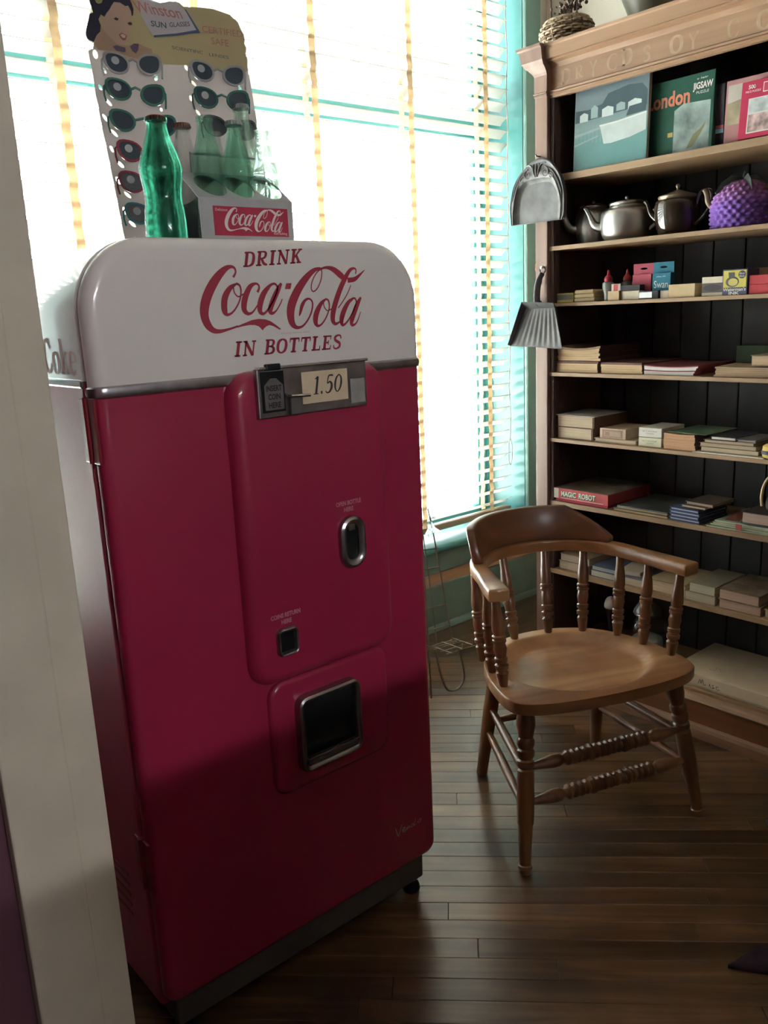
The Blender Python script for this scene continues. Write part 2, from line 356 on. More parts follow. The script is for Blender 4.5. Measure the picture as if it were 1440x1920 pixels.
# traced lettering and card print, in metres on their own surfaces
COKE=[[(0.7752,1.4012,0.0044),(0.7803,1.4087,0.0034),(0.7792,1.4158,0.0039),(0.7723,1.4184,0.0054),(0.7618,1.4152,0.0093),(0.7480,1.4046,0.0135),(0.7339,1.3888,0.0162),(0.7220,1.3699,0.0171),(0.7158,1.3529,0.0167),(0.7149,1.3380,0.0152),(0.7198,1.3248,0.0132),(0.7289,1.3162,0.0093),(0.7413,1.3141,0.0064),(0.7596,1.3169,0.0039),(0.7770,1.3210,0.0034)],
[(0.7798,1.3903,0.0034),(0.7676,1.3840,0.0083),(0.7573,1.3712,0.0113),(0.7535,1.3583,0.0118),(0.7536,1.3463,0.0108),(0.7581,1.3407,0.0054),(0.7675,1.3436,0.0034),(0.7775,1.3532,0.0029),(0.7853,1.3661,0.0029),(0.7881,1.3792,0.0029),(0.7861,1.3880,0.0034),(0.7794,1.3911,0.0039)],
[(0.7739,1.3882,0.0024),(0.7747,1.3773,0.0024),(0.7817,1.3695,0.0024),(0.7926,1.3737,0.0024)],
[(0.8208,1.3759,0.0049),(0.8247,1.3830,0.0039),(0.8233,1.3885,0.0034),(0.8168,1.3902,0.0044),(0.8070,1.3855,0.0083),(0.7978,1.3724,0.0108),(0.7925,1.3593,0.0113),(0.7919,1.3472,0.0098),(0.7987,1.3408,0.0059),(0.8083,1.3433,0.0034),(0.8188,1.3542,0.0024)],
[(0.8448,1.3849,0.0064),(0.8327,1.3728,0.0103),(0.8244,1.3562,0.0113),(0.8232,1.3439,0.0088),(0.8297,1.3396,0.0049),(0.8399,1.3467,0.0034),(0.8524,1.3622,0.0029),(0.8624,1.3801,0.0034),(0.8589,1.3887,0.0039),(0.8515,1.3888,0.0044),(0.8433,1.3840,0.0064)],
[(0.8711,1.3901,0.0044),(0.8622,1.3778,0.0098),(0.8508,1.3600,0.0108),(0.8440,1.3455,0.0098),(0.8476,1.3397,0.0059),(0.8564,1.3439,0.0029),(0.8658,1.3550,0.0024),(0.8710,1.3636,0.0020)],
[(0.9580,1.4157,0.0034),(0.9427,1.4112,0.0083),(0.9239,1.3974,0.0127),(0.9048,1.3770,0.0157),(0.8907,1.3543,0.0171),(0.8863,1.3360,0.0157),(0.8890,1.3208,0.0123),(0.8980,1.3132,0.0064),(0.9113,1.3152,0.0039),(0.9241,1.3264,0.0034),(0.9333,1.3413,0.0034),(0.9359,1.3554,0.0034),(0.9299,1.3621,0.0034),(0.9209,1.3604,0.0049),(0.9128,1.3514,0.0073),(0.9081,1.3399,0.0054),(0.9049,1.3330,0.0020)],
[(0.9580,1.4162,0.0039),(0.9611,1.4087,0.0024),(0.9579,1.3947,0.0024),(0.9493,1.3808,0.0024),(0.9399,1.3749,0.0024),(0.9352,1.3799,0.0024),(0.9383,1.3927,0.0024),(0.9483,1.4065,0.0024),(0.9594,1.4139,0.0034),(0.9732,1.4164,0.0054),(0.9882,1.4128,0.0098),(1.0030,1.4033,0.0118),(1.0105,1.3977,0.0098)],
[(1.0197,1.3936,0.0093),(1.0357,1.3951,0.0083),(1.0474,1.4015,0.0054),(1.0618,1.4118,0.0012)],
[(1.0396,1.4047,0.0024),(1.0410,1.4119,0.0029),(1.0361,1.4150,0.0039),(1.0256,1.4108,0.0069),(1.0118,1.3941,0.0098),(0.9995,1.3752,0.0108),(0.9885,1.3539,0.0113),(0.9820,1.3373,0.0113),(0.9800,1.3229,0.0098),(0.9858,1.3159,0.0059),(0.9970,1.3198,0.0029),(1.0056,1.3292,0.0024)],
[(1.0270,1.3848,0.0017),(1.0180,1.3700,0.0022),(1.0059,1.3558,0.0022),(0.9941,1.3441,0.0022)],
[(0.9659,1.3605,0.0034),(0.9546,1.3525,0.0078),(0.9434,1.3363,0.0113),(0.9402,1.3222,0.0103),(0.9441,1.3142,0.0054),(0.9534,1.3164,0.0034),(0.9650,1.3283,0.0029),(0.9733,1.3448,0.0029),(0.9724,1.3579,0.0034),(0.9653,1.3612,0.0034)],
[(0.9611,1.3575,0.0022),(0.9619,1.3475,0.0022),(0.9690,1.3401,0.0022),(0.9801,1.3441,0.0022)],
[(1.0301,1.3600,0.0044),(1.0184,1.3531,0.0078),(1.0061,1.3365,0.0108),(1.0004,1.3221,0.0098),(1.0029,1.3128,0.0054),(1.0145,1.3191,0.0034),(1.0285,1.3357,0.0029),(1.0377,1.3525,0.0029),(1.0350,1.3604,0.0034),(1.0285,1.3601,0.0039)],
[(1.0497,1.3620,0.0039),(1.0407,1.3500,0.0093),(1.0305,1.3320,0.0103),(1.0240,1.3175,0.0088),(1.0268,1.3117,0.0054),(1.0369,1.3169,0.0029),(1.0476,1.3355,0.0017)]]
COKEP=[[(0.7757,1.3213),(0.7920,1.3261),(0.8057,1.3300),(0.8194,1.3313),(0.8329,1.3300),(0.8436,1.3262),(0.8542,1.3193),(0.8640,1.3120),(0.8605,1.3112),(0.8484,1.3178),(0.8403,1.3199),(0.8341,1.3184),(0.8288,1.3150),(0.8252,1.3115),(0.8220,1.3153),(0.8182,1.3187),(0.8103,1.3213),(0.7996,1.3218),(0.7861,1.3203),(0.7754,1.3184)],
[(0.8815,1.3900),(0.8929,1.3902),(0.8900,1.3800),(0.8778,1.3802)]]
VENDO=[[(1.0734,0.2160,0.0022),(1.0763,0.2081,0.0022),(1.0810,0.1928,0.0022),(1.0859,0.2017,0.0022),(1.0910,0.2133,0.0022),(1.0945,0.2154,0.0022)],
[(1.0949,0.2030,0.0022),(1.0993,0.2009,0.0022),(1.1018,0.2063,0.0022),(1.0973,0.2066,0.0022),(1.0944,0.2014,0.0022),(1.0968,0.1965,0.0022),(1.1025,0.1975,0.0022),(1.1071,0.2001,0.0022)],
[(1.1071,0.1991,0.0022),(1.1084,0.2032,0.0022),(1.1081,0.1977,0.0022),(1.1141,0.2043,0.0022),(1.1154,0.1990,0.0022),(1.1196,0.2008,0.0022)],
[(1.1288,0.2021,0.0022),(1.1232,0.2038,0.0022),(1.1207,0.1993,0.0022),(1.1251,0.1972,0.0022),(1.1300,0.2035,0.0022),(1.1352,0.2143,0.0022),(1.1286,0.1984,0.0022),(1.1344,0.1995,0.0022)],
[(1.1451,0.2050,0.0022),(1.1403,0.2024,0.0022),(1.1424,0.1986,0.0022),(1.1494,0.1992,0.0022),(1.1509,0.2052,0.0022),(1.1463,0.2058,0.0022),(1.1450,0.2041,0.0022)]]
CARD_AX=([0.85, 1.5, 1.465], [0.9781476007338057, -0.20791169081775934, 0.0], [0.03431532679991662, 0.16144091967948065, 0.9862856015372314])
CARD_L=[(-0.1465,0.0242),(-0.1481,0.0653),(-0.1499,0.0986),(-0.1526,0.1506),(-0.1543,0.1835),(-0.1570,0.2161),(-0.1580,0.2534),(-0.1596,0.2737),(-0.1590,0.3090),(-0.1608,0.3347),(-0.1612,0.3503),(-0.1533,0.3539),(-0.1498,0.3653),(-0.1577,0.3682),(-0.1619,0.3769),(-0.1587,0.3919),(-0.1532,0.4045),(-0.1498,0.4149),(-0.1438,0.4184),(-0.1451,0.4283),(-0.1471,0.4391)]
CARD_R=[(-0.0555,0.4523),(-0.0381,0.4506),(-0.0216,0.4489),(0.0021,0.4546),(0.0183,0.4547),(0.0264,0.4480),(0.0556,0.4505),(0.0838,0.4510),(0.1168,0.4440),(0.1301,0.4316),(0.1346,0.4182),(0.1398,0.4088),(0.1399,0.4018),(0.1374,0.3925),(0.1407,0.3848),(0.1381,0.3746),(0.1397,0.3627),(0.1377,0.3494),(0.1400,0.3042),(0.1416,0.2547),(0.1412,0.2129)]
HOLES=[(-0.1501,0.3453,0.0047,0.0080,0.0000),(-0.1394,0.3181,0.0031,0.0061,-40.000),(-0.1502,0.2877,0.0028,0.0056,-20.000),(-0.1394,0.2628,0.0032,0.0076,-40.000),(-0.1490,0.2347,0.0034,0.0076,-30.000),(-0.1370,0.2083,0.0032,0.0081,-40.000),(-0.1457,0.1797,0.0030,0.0062,-20.000),(-0.1338,0.1529,0.0032,0.0072,-40.000),(-0.1426,0.1242,0.0033,0.0072,-25.000),(-0.1294,0.0989,0.0032,0.0077,-45.000),(-0.1386,0.0702,0.0038,0.0072,-15.000),(-0.1282,0.0463,0.0033,0.0072,-45.000),(-0.0351,0.3392,0.0032,0.0063,-35.000),(-0.0457,0.3125,0.0032,0.0053,30.000),(-0.0444,0.2562,0.0030,0.0034,20.000),(-0.0442,0.1984,0.0022,0.0025,20.000),(0.0146,0.3366,0.0035,0.0054,-15.000),(0.0247,0.3090,0.0031,0.0062,-45.000),(0.1269,0.3313,0.0033,0.0053,-15.000),(0.1168,0.3053,0.0033,0.0051,20.000),(0.0155,0.2812,0.0033,0.0054,0.0000),(0.0258,0.2548,0.0031,0.0062,-35.000),(0.1297,0.2778,0.0038,0.0056,-15.000),(0.1304,0.2231,0.0033,0.0051,-15.000)]
GL=[[(-0.1164,0.3264),(-0.0594,0.3287)],[(-0.1195,0.2801),(-0.0608,0.2744)],[(-0.1202,0.2256),(-0.0477,0.2205)],[(-0.1152,0.1720),(-0.0574,0.1649)],[(-0.1197,0.1166),(-0.0624,0.1103)],[(-0.1168,0.0603),(-0.0617,0.0537)],[(0.0423,0.3262),(0.1019,0.3226)],[(0.0428,0.2774),(0.1031,0.2763)],[(0.0532,0.2262),(0.1094,0.2214)]]
ART={'hair':[(-0.1464,0.4392),(-0.1446,0.4241),(-0.1435,0.4171),(-0.1500,0.4148),(-0.1530,0.4048),(-0.1618,0.3804),(-0.1607,0.3703),(-0.1501,0.3658),(-0.1431,0.3783),(-0.1359,0.3852),(-0.1333,0.3957),(-0.1358,0.4067),(-0.1304,0.4156),(-0.1247,0.4121),(-0.1171,0.4212),(-0.1090,0.4335),(-0.1038,0.4403),(-0.0932,0.4406),(-0.0845,0.4354),(-0.0789,0.4371),(-0.0750,0.4272),(-0.0752,0.4188),(-0.0722,0.4213),(-0.0701,0.4319),(-0.0718,0.4421),(-0.0741,0.4481)],
'face':[(-0.1247,0.4121),(-0.1193,0.4199),(-0.1119,0.4280),(-0.1050,0.4391),(-0.0932,0.4406),(-0.0845,0.4354),(-0.0792,0.4350),(-0.0760,0.4239),(-0.0789,0.4080),(-0.0810,0.3973),(-0.0845,0.3845),(-0.0893,0.3735),(-0.0968,0.3665),(-0.1064,0.3656),(-0.1140,0.3710),(-0.1231,0.3804),(-0.1308,0.3919),(-0.1306,0.4073)],
'neck':[(-0.1319,0.3979),(-0.1308,0.3919),(-0.1231,0.3804),(-0.1140,0.3710),(-0.1064,0.3656),(-0.0894,0.3662),(-0.0713,0.3722),(-0.0591,0.3672),(-0.0465,0.3642),(-0.0463,0.3504),(-0.0712,0.3439),(-0.0923,0.3461),(-0.1124,0.3535),(-0.1333,0.3536),(-0.1438,0.3525),(-0.1495,0.3633),(-0.1431,0.3783),(-0.1362,0.3831)],
'bow1':[(-0.1176,0.3613),(-0.1109,0.3641),(-0.0954,0.3615),(-0.0952,0.3552),(-0.0988,0.3528),(-0.1123,0.3546)],
'bow2':[(-0.0864,0.3644),(-0.0780,0.3705),(-0.0695,0.3703),(-0.0721,0.3596),(-0.0774,0.3528),(-0.0833,0.3564)],
'eye1':[(-0.1087,0.4103),(-0.1046,0.4134),(-0.1001,0.4118),(-0.1017,0.4080),(-0.1054,0.4081)],
'eye2':[(-0.0851,0.4057),(-0.0800,0.4079),(-0.0765,0.4062),(-0.0775,0.4029),(-0.0824,0.4024)],
'mouth':[(-0.1038,0.3835),(-0.0969,0.3873),(-0.0890,0.3829),(-0.0923,0.3753),(-0.0968,0.3733),(-0.1015,0.3775)],
'teeth':[(-0.1013,0.3827),(-0.0966,0.3853),(-0.0913,0.3822),(-0.0934,0.3783),(-0.0972,0.3779)],
'flower':[(-0.1372,0.4393),(-0.1325,0.4429),(-0.1233,0.4420),(-0.1264,0.4355),(-0.1319,0.4333),(-0.1358,0.4349)]}
SIGN=[(-0.0640,0.4400),(-0.0551,0.4567),(-0.0438,0.4566),(-0.0283,0.4506),(-0.0187,0.4486),(0.0122,0.4548),(0.0174,0.4498),(0.0255,0.4420),(0.0507,0.4028),(0.0313,0.3999),(0.0032,0.3929),(-0.0396,0.3852),(-0.0513,0.4053)]
SIGNB=[(0.0257,0.4428),(0.0289,0.4419),(0.0509,0.4023),(0.0312,0.3991),(0.0030,0.3921),(-0.0396,0.3848),(-0.0399,0.3884),(0.0019,0.3960),(0.0301,0.4033),(0.0435,0.4069)]
YEL=[(-0.1497,0.3718),(-0.1494,0.3557),(-0.0961,0.3446),(-0.0490,0.3379),(0.0098,0.3404),(0.0703,0.3401),(0.1372,0.3431)]

# ------------------------------------------------------------------ the room
teal = mat('teal_paint', (0.105, 0.36, 0.355), 0.35, var=0.08, scale=12, coat=0.15)
teal_dk = mat('green_paint', (0.19, 0.30, 0.245), 0.4, var=0.1, scale=9, coat=0.1)
cas_g = mat('casing_paint', (0.26, 0.46, 0.41), 0.4, var=0.06, scale=9, coat=0.1)
cream = mat('cream_wall', (0.82, 0.79, 0.70), 0.75, var=0.05, scale=5)
casing_m = mat('cream_casing', (0.60, 0.53, 0.43), 0.6, var=0.06, scale=14, bump=0.1)
plum = mat('plum_wall', (0.13, 0.05, 0.075), 0.6, var=0.1, scale=6)
tan_strip = mat('tan_board', (0.60, 0.38, 0.22), 0.5, var=0.1, scale=8, stretch=(0.2, 1, 3))
dim_wall = mat('shop_wall', (0.16, 0.12, 0.10), 0.8, var=0.1, scale=2)
ceil_m = mat('ceiling_paint', (0.24, 0.22, 0.20), 0.85, var=0.04, scale=3)
sub = mat('floor_gap', (0.012, 0.008, 0.006), 0.9, var=0.1)
pave = mat('pavement', (0.62, 0.61, 0.59), 0.9, var=0.08, scale=4)
board_m = wood('floor_board', (0.066, 0.031, 0.013), (0.18, 0.093, 0.040), 0, 4.0, 0.30, 0.60, 0.40, 30, 0.2, 0.7, (0.022, 0.014, 0.010))

YW = 2.49      # window wall, room side
XR = 3.12      # wall behind the bookcase
fl = struct('floor', MB().box(-2.3, XR+.2, -3.7, YW+.15, -0.12, -0.006), sub)
# boards run at 45 degrees; near ones are single boards
PW = 0.057; AX = Vector((1, -1, 0)).normalized(); AN = Vector((1, 1, 0)).normalized()
bmesh_plank = MB().box(0, 1, 0, PW-0.0009, -0.006, 0)
pm = part('floor_board', bmesh_plank, board_m, fl, local=True, bevel=0.0007, seg=1)
pm.rotation_euler = (0, 0, -PI/4)
first = True; NB = 0
def put_board(t, n, L):
    global first, NB
    o = pm if first else pm.copy()
    if not first: COL.objects.link(o)
    first = False; NB += 1
    o.parent = fl; o.location = AX*t + AN*n + Vector((0, 0, random.uniform(-0.0006, 0.0)))
    o.scale = (L-0.0012, 1, 1)
n = 1.7568806 - 20*PW
while n < 3.85:
    # stretch of this row that lies in the visible corner (x .25..2.3, y .35..2.49, clear of the skirting)
    lo = max((n - 2.485*math.sqrt(2)), 0.2*math.sqrt(2)-n); hi = min(2.25*math.sqrt(2)-n, n-0.35*math.sqrt(2))
    if n*math.sqrt(2)-0 > 0 and hi > lo+0.08:
        t = lo - random.uniform(0, 0.6)
        t = max(t, lo-0.5)
        a = lo
        while a < hi:
            L = random.uniform(0.75, 1.5)
            if hi-(a+L) < 0.25: L = hi-a
            put_board(a, n, L); a += L
    n += PW
# the rest of the shop floor, out of the picture
rest = MB()
rest.box(-2.3, 0.2, -3.7, 2.49, -0.006, -0.001); rest.box(0.2, XR, -3.7, 0.35, -0.006, -0.001); rest.box(2.25, XR, 0.35, 2.49, -0.006, -0.001)
part('floor_board', rest, board_m, fl, kind='stuff')
struct('ceiling', MB().box(-2.3, XR+.2, -3.7, YW+.3, 3.0, 3.1), ceil_m)
struct('wall_near', MB().box(-2.3, XR+.2, -3.7, -3.55, 0, 3.0), dim_wall)
struct('wall_side', MB().box(-2.4, -2.25, -3.7, YW+.3, 0, 3.0), dim_wall)
struct('wall_blocker', MB().box(1.15, XR, -0.62, -0.5, 0, 2.999), dim_wall)  # added partition out of view, keeps the rear lamp off the bookcase
struct('wall_right', MB().box(XR, XR+.15, -3.55, YW+.3, 0, 3.0), cream)
# window wall: opening from XL to XJ, z 0.385 to 2.78
XL, XJ, ZS, ZT = 0.21, 2.955, 0.375, 2.80
wf = MB(); wf.box(-2.25, XL-.02, YW, YW+.3, 0, 3.0); wf.box(XJ+.03, XR, YW, YW+.3, 0, 3.0)
wf.box(XL-.02, XJ+.03, YW, YW+.3, ZT+.02, 3.0); wf.box(XL-.02, XJ+.03, YW, YW+.3, 0, ZS-.03)
struct('wall_far', wf, cream)
w1 = struct('window_1', MB().box(XJ, XJ+.03, YW-.005, YW+.29, ZS, ZT).box(XL-.02, XL, YW-.005, YW+.29, ZS, ZT).box(XL-.02, XJ+.03, YW-.005, YW+.29, ZT, ZT+.02), teal)
part('window_sill', MB().box(XL-.06, XJ+.06, YW-.045, YW+.29, ZS-.03, ZS), teal, w1, bevel=0.012, seg=3, smooth_=True)
part('casing', MB().box(XJ+.002, 3.052, YW-.026, YW-.001, ZS, ZT+.1), cas_g, w1, bevel=0.006, smooth_=True)
part('casing', MB().box(XL-.11, XL-.002, YW-.026, YW-.001, ZS, ZT+.1), cas_g, w1, bevel=0.006, smooth_=True)
part('stile', MB().box(XJ-.055, XJ-.001, 2.715, 2.765, ZS+.001, ZT-.001), teal, w1, bevel=0.006)
part('stile', MB().box(XL+.001, XL+.055, 2.715, 2.765, ZS+.001, ZT-.001), teal, w1, bevel=0.006)
part('meeting_rail', MB().box(XL+.056, XJ-.056, 2.70, 2.77, 2.04, 2.135), teal, w1, bevel=0.006)
part('bottom_rail', MB().box(XL+.056, XJ-.056, 2.715, 2.765, ZS+.001, ZS+.035), teal, w1, bevel=0.006)
glass_pane = pane_glass('window_glass')
part('glass', MB().box(XL+.05, XJ-.05, 2.738, 2.742, ZS+.03, 2.045), glass_pane, w1)
part('glass', MB().box(XL+.05, XJ-.05, 2.738, 2.742, 2.13, ZT-.002), glass_pane, w1)
# below the sill: green apron, tan board, green baseboard with a rounded toe
struct('trim_2', MB().box(XL-.06, XR-.002, YW-.022, YW-.001, 0.25, ZS-.031), teal_dk, bevel=0.004)
struct('trim_3', MB().box(-2.24, XR-.002, YW-.010, YW-.001, 0.19, 0.2495), tan_strip)
bb = MB().box(-2.24, XR-.002, YW-.02, YW-.001, 0, 0.198)
bbo = struct('baseboard_far', bb, teal_dk, bevel=0.005, seg=2)
prof = [(YW-.021-.016*math.cos(a), 0.024*math.sin(a)) for a in [i*PI/12 for i in range(7)]]
toe = MB().loft([[(x, y, z+0.0002) for y, z in [(YW-.0205, 0)]+prof] for x in (-2.24, XR-.002)])
part('baseboard_toe', toe, teal_dk, bbo)
struct('pavement', MB().box(-12, 14, 2.9, 14, -0.5, -0.3), pave)
# doorway the picture is taken through: cream casing on the end of a plum wall
struct('wall_left', MB().box(-2.24, 0.218, 0.965, 1.06, 0, 2.999).box(0.218, 0.325, 0.967, 1.058, 0, 2.999), plum)
tr = MB().box(0.2185, 0.292, 0.944, 0.9655, 0, 2.4).box(0.292, 0.333, 0.95, 0.9655, 0, 2.4).box(0.3255, 0.333, 0.9655, 1.075, 0, 2.4)
struct('trim_1', tr, casing_m, bevel=0.0025)

# ------------------------------------------------------------------ venetian blind
slat_m = mat('blind_slat', (0.86, 0.85, 0.81), 0.45, var=0.02, scale=8, transl=0.45)
tape_m = mat('blind_tape', (0.80, 0.67, 0.50), 0.8, var=0.08, scale=60, transl=0.55)
rail_m = wood('blind_rail', (0.42, 0.29, 0.17), (0.58, 0.43, 0.28), 0, rough=0.5, coat=0.1, ring=18)
cord_m = mat('blind_cord', (0.72, 0.66, 0.55), 0.8)
bl = thing('venetian_blind', 'wide cream slatted blind with tan cloth tapes covering the shop window', 'blind', (1.62, 2.56, 0.38))
X0, X1, YB = XL+.03, 2.926, 2.56
ta = math.radians(32); hw = 0.025
sl = MB(); pf = []
for i in range(5):
    q = -hw+2*hw*i/4; crown = 0.0035*(1-(q/hw)**2)
    pf.append((YB+q*math.cos(ta)+crown*math.sin(ta), -q*math.sin(ta)+crown*math.cos(ta)))
top_ = pf; bot_ = [(y, z-0.0022) for y, z in reversed(pf)]
sl.loft([[(x, y, z) for y, z in top_+bot_] for x in (X0, X1)])
pitch = 0.0525; z = 0.460; k = 0; s0 = None
while z < 2.70:
    if s0 is None:
        sl2 = MB(); sl2.v = [(a, b, c+z) for a, b, c in sl.v]; sl2.f = sl.f
        s0 = part('slat', sl2, slat_m, bl, smooth_=True); s0.location = (0, 0, 0)
    else:
        o = s0.copy(); COL.objects.link(o); o.location = (0, 0, k*pitch)
    k += 1; z += pitch
part('bottom_rail', MB().box(X0, X1, YB-.02, YB+.02, 0.405, 0.433), rail_m, bl, bevel=0.006, smooth_=True)
part('head_rail', MB().box(X0, X1, YB-.03, YB+.03, 2.72, 2.79), rail_m, bl, bevel=0.004)
for x in (0.59, 1.031, 1.475, 1.917, 2.367, 2.783):
    t = MB()
    for yy, sgn in ((YB-.0285, 1), (YB+.0265, 1)):
        pts = []; zz = 0.434
        while zz < 2.72: pts.append(zz); zz += pitch/2
        w = 0.0125; vs = []; fs = []
        for i, q in enumerate(pts):
            dx = 0.0022*math.sin(i*1.9+x*7)
            y_ = yy+(0.002 if i % 2 else -0.002)
            vs += [(x-w+dx, y_, q), (x+w+dx, y_, q), (x+w+dx, y_+.001, q), (x-w+dx, y_+.001, q)]
            if i:
                b = 4*i
                for j in range(4): fs.append((b-4+j, b-4+(j+1) % 4, b+(j+1) % 4, b+j))
        t.add(vs, fs)
    part('tape', t, tape_m, bl)
pc = MB(); pts = []
for i in range(60):
    zz = 2.70-i*(2.70-0.75)/59; pts.append((2.893+0.004*math.sin(i*.7), YB-.045, zz))
pc.tube(pts, 0.0022, 5)
loop = [(2.893+0.012*math.sin(a), YB-.045, 0.69+0.06*math.cos(a)) for a in [i*2*PI/20 for i in range(20)]]
pc.tube(loop, 0.0018, 5, closed=True)
part('pull_cord', pc, cord_m, bl, smooth_=True)

# ------------------------------------------------------------------ vending machine
red = mat('red_enamel', (0.33, 0.018, 0.060), 0.30, var=0.08, scale=3, coat=0.6, coat_rough=0.10)
red_dk = mat('dark_red_enamel', (0.20, 0.008, 0.018), 0.4, var=0.1, coat=0.3)
white = mat('white_enamel', (0.74, 0.72, 0.70), 0.25, var=0.03, scale=4, coat=0.6, coat_rough=0.08)
chrome = mat('worn_chrome', (0.34, 0.32, 0.34), 0.28, 1.0, var=0.2, scale=25)
chrome_b = mat('bright_chrome', (0.70, 0.70, 0.72), 0.15, 1.0, var=0.1, scale=25)
black = mat('black_void', (0.006, 0.007, 0.009), 0.35, var=0.1)
rubber = mat('grey_gasket', (0.12, 0.12, 0.12), 0.7)
kick_m = mat('grey_kickplate', (0.10, 0.09, 0.085), 0.6, var=0.2, scale=10)
ink_red = mat('red_print', (0.36, 0.03, 0.06), 0.5, var=0.06)
ink_faint = mat('faded_red_print', (0.62, 0.35, 0.30), 0.6, var=0.08)
ink_pale = mat('pale_print', (0.50, 0.22, 0.26), 0.5, var=0.1)
ink_black = mat('black_print', (0.02, 0.02, 0.022), 0.6)
card_m = mat('cream_card', (0.66, 0.54, 0.38), 0.8, var=0.05)
XLM, XRM, YF, ZTOP = 0.514, 1.200, 1.28, 1.465
RC = 0.115; ZB = 1.232
vm = thing('vending_machine', 'red and white soda vending machine with rounded top and script lettering', 'vending machine', (0.857, 1.48, 0))
def arch(i, zb, y, zt=ZTOP):
    p = [(XLM+i, y, zb)] + [(x, y, z) for x, z in arc(XLM+RC, zt-RC, RC-i, 180, 90, 10)] + [(x, y, z) for x, z in arc(XRM-RC, zt-RC, RC-i, 90, 0, 10)] + [(XRM-i, y, zb)]
    return p
def lower(i, zb, zt, y, r=0.03):
    r2 = max(r-i, 0.004)
    return [(XLM+i, y, zt)] + [(x, y, z) for x, z in arc(XLM+i+r2, zb+i+r2, r2, 180, 270, 5)] + [(x, y, z) for x, z in arc(XRM-i-r2, zb+i+r2, r2, 270, 360, 5)] + [(XRM-i, y, zt)]
FR = 0.02
fil = [(FR*(1-math.cos(t)), YF+FR-FR*math.sin(t)) for t in [i*PI/2/6 for i in range(7)]]
part('door_header', MB().loft([arch(0, ZB+.004, 1.306)]+[arch(i, ZB+.004, y) for i, y in fil]), white, vm, smooth_=True)
part('door', MB().loft([lower(0, 0.10, ZB, 1.306)]+[lower(i, 0.10, ZB, y) for i, y in fil]), red, vm, smooth_=True)
part('gasket', MB().loft([arch(.007, 0.11, 1.306), arch(.007, 0.11, 1.322)]), rubber, vm)
part('cabinet_top', MB().loft([arch(0, 1.249, 1.322), arch(0, 1.249, 1.66), arch(.006, 1.249, 1.68), arch(.02, 1.249, 1.69)]), white, vm, smooth_=True)
red_side = mat('sheen_toned_enamel', (0.36, 0.05, 0.085), 0.5, var=0.15, scale=5, coat=0.12, coat_rough=0.35, spec=.35)  # same red enamel, pinker and less glossy: window sheen toned into the material
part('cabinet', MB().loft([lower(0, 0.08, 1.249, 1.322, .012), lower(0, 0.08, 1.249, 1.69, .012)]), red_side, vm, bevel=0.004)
def wrap(yb, z, rr=0.006, r=0.012):
    """path round the front from the left side to the right side"""
    return [(XLM, yb, z)]+[(XLM+FR-FR*math.cos(a), YF+FR-FR*math.sin(a), z) for a in [i*PI/2/5 for i in range(6)]]+[(XRM-FR+FR*math.sin(a), YF+FR-FR*math.cos(a), z) for a in [i*PI/2/5 for i in range(6)]]+[(XRM, yb, z)]
part('trim_band', MB().tube(wrap(1.304, 1.231), 0.0095, 8, flat=0.55), chrome, vm, smooth_=True)
part('trim_band', MB().box(XLM-.003, XLM+.01, 1.323, 1.685, 1.237, 1.251).box(XRM-.01, XRM+.003, 1.323, 1.685, 1.237, 1.251), chrome_b, vm, bevel=0.003)
# raised coin panel and the lower one under it
def rrect(x0, x1, z0, z1, r, i, y, n=5):
    x0 += i; x1 -= i; z0 += i; z1 -= i; r = max(r-i, 0.002)
    return [(x, y, z) for q in ((x0+r, z0+r, 180), (x1-r, z0+r, 270), (x1-r, z1-r, 0), (x0+r, z1-r, 90)) for x, z in arc(q[0], q[1], r, q[2], q[2]+90, n)]
def bump(x0, x1, z0, z1, r, h, fr, y0=YF):
    L = [rrect(x0, x1, z0, z1, r, 0, y0+.004), rrect(x0, x1, z0, z1, r, 0, y0-h+fr)]
    L += [rrect(x0, x1, z0, z1, r, fr*(1-math.cos(t)), y0-h+fr-fr*math.sin(t)) for t in [i*PI/2/5 for i in range(1, 6)]]
    return MB().loft(L)
YP = YF-0.026
part('raised_panel', bump(0.737, 1.082, 0.663, 1.243, 0.045, 0.026, 0.024), red, vm, smooth_=True)
part('lower_panel', bump(0.772, 1.064, 0.425, 0.6625, 0.035, 0.012, 0.011), red, vm, smooth_=True)
def FP(u, v, Y=YP):
    k = Y/YF; return u*k, CAM_H+(v-CAM_H)*k
def ring(x0, x1, z0, z1, r, w, y0, y1, mb=None):
    mb = mb or MB()
    a = [rrect(x0, x1, z0, z1, r, 0, y0), rrect(x0, x1, z0, z1, r, 0.001, y1+.003), rrect(x0, x1, z0, z1, r, w*.4, y1), rrect(x0, x1, z0, z1, r, w*.7, y1+.001), rrect(x0, x1, z0, z1, r, w, y1+.006), rrect(x0, x1, z0, z1, r, w, y0)]
    return mb.loft(a, False, False)
# delivery opening
yd = YF-.012
x0, z0 = FP(0.839, 0.449, yd-.01); x1, z1 = FP(0.993, 0.610, yd-.01)
dp = part('delivery_frame', ring(x0, x1, z0, z1, 0.02, 0.013, yd+.001, yd-.020), chrome, vm, smooth_=True)
part('delivery_opening', MB().box(x0+.009, x1-.009, yd-.003, yd+.002, z0+.009, z1-.009), black, dp)
part('delivery_lip', MB().box(x0+.014, x1-.012, yd-.017, yd-.003, z0+.012, z0+.027), kick_m, dp, bevel=.003)
part('delivery_lip_edge', MB().box(x0+.014, x1-.012, yd-.0185, yd-.015, z0+.027, z0+.030), chrome_b, dp)
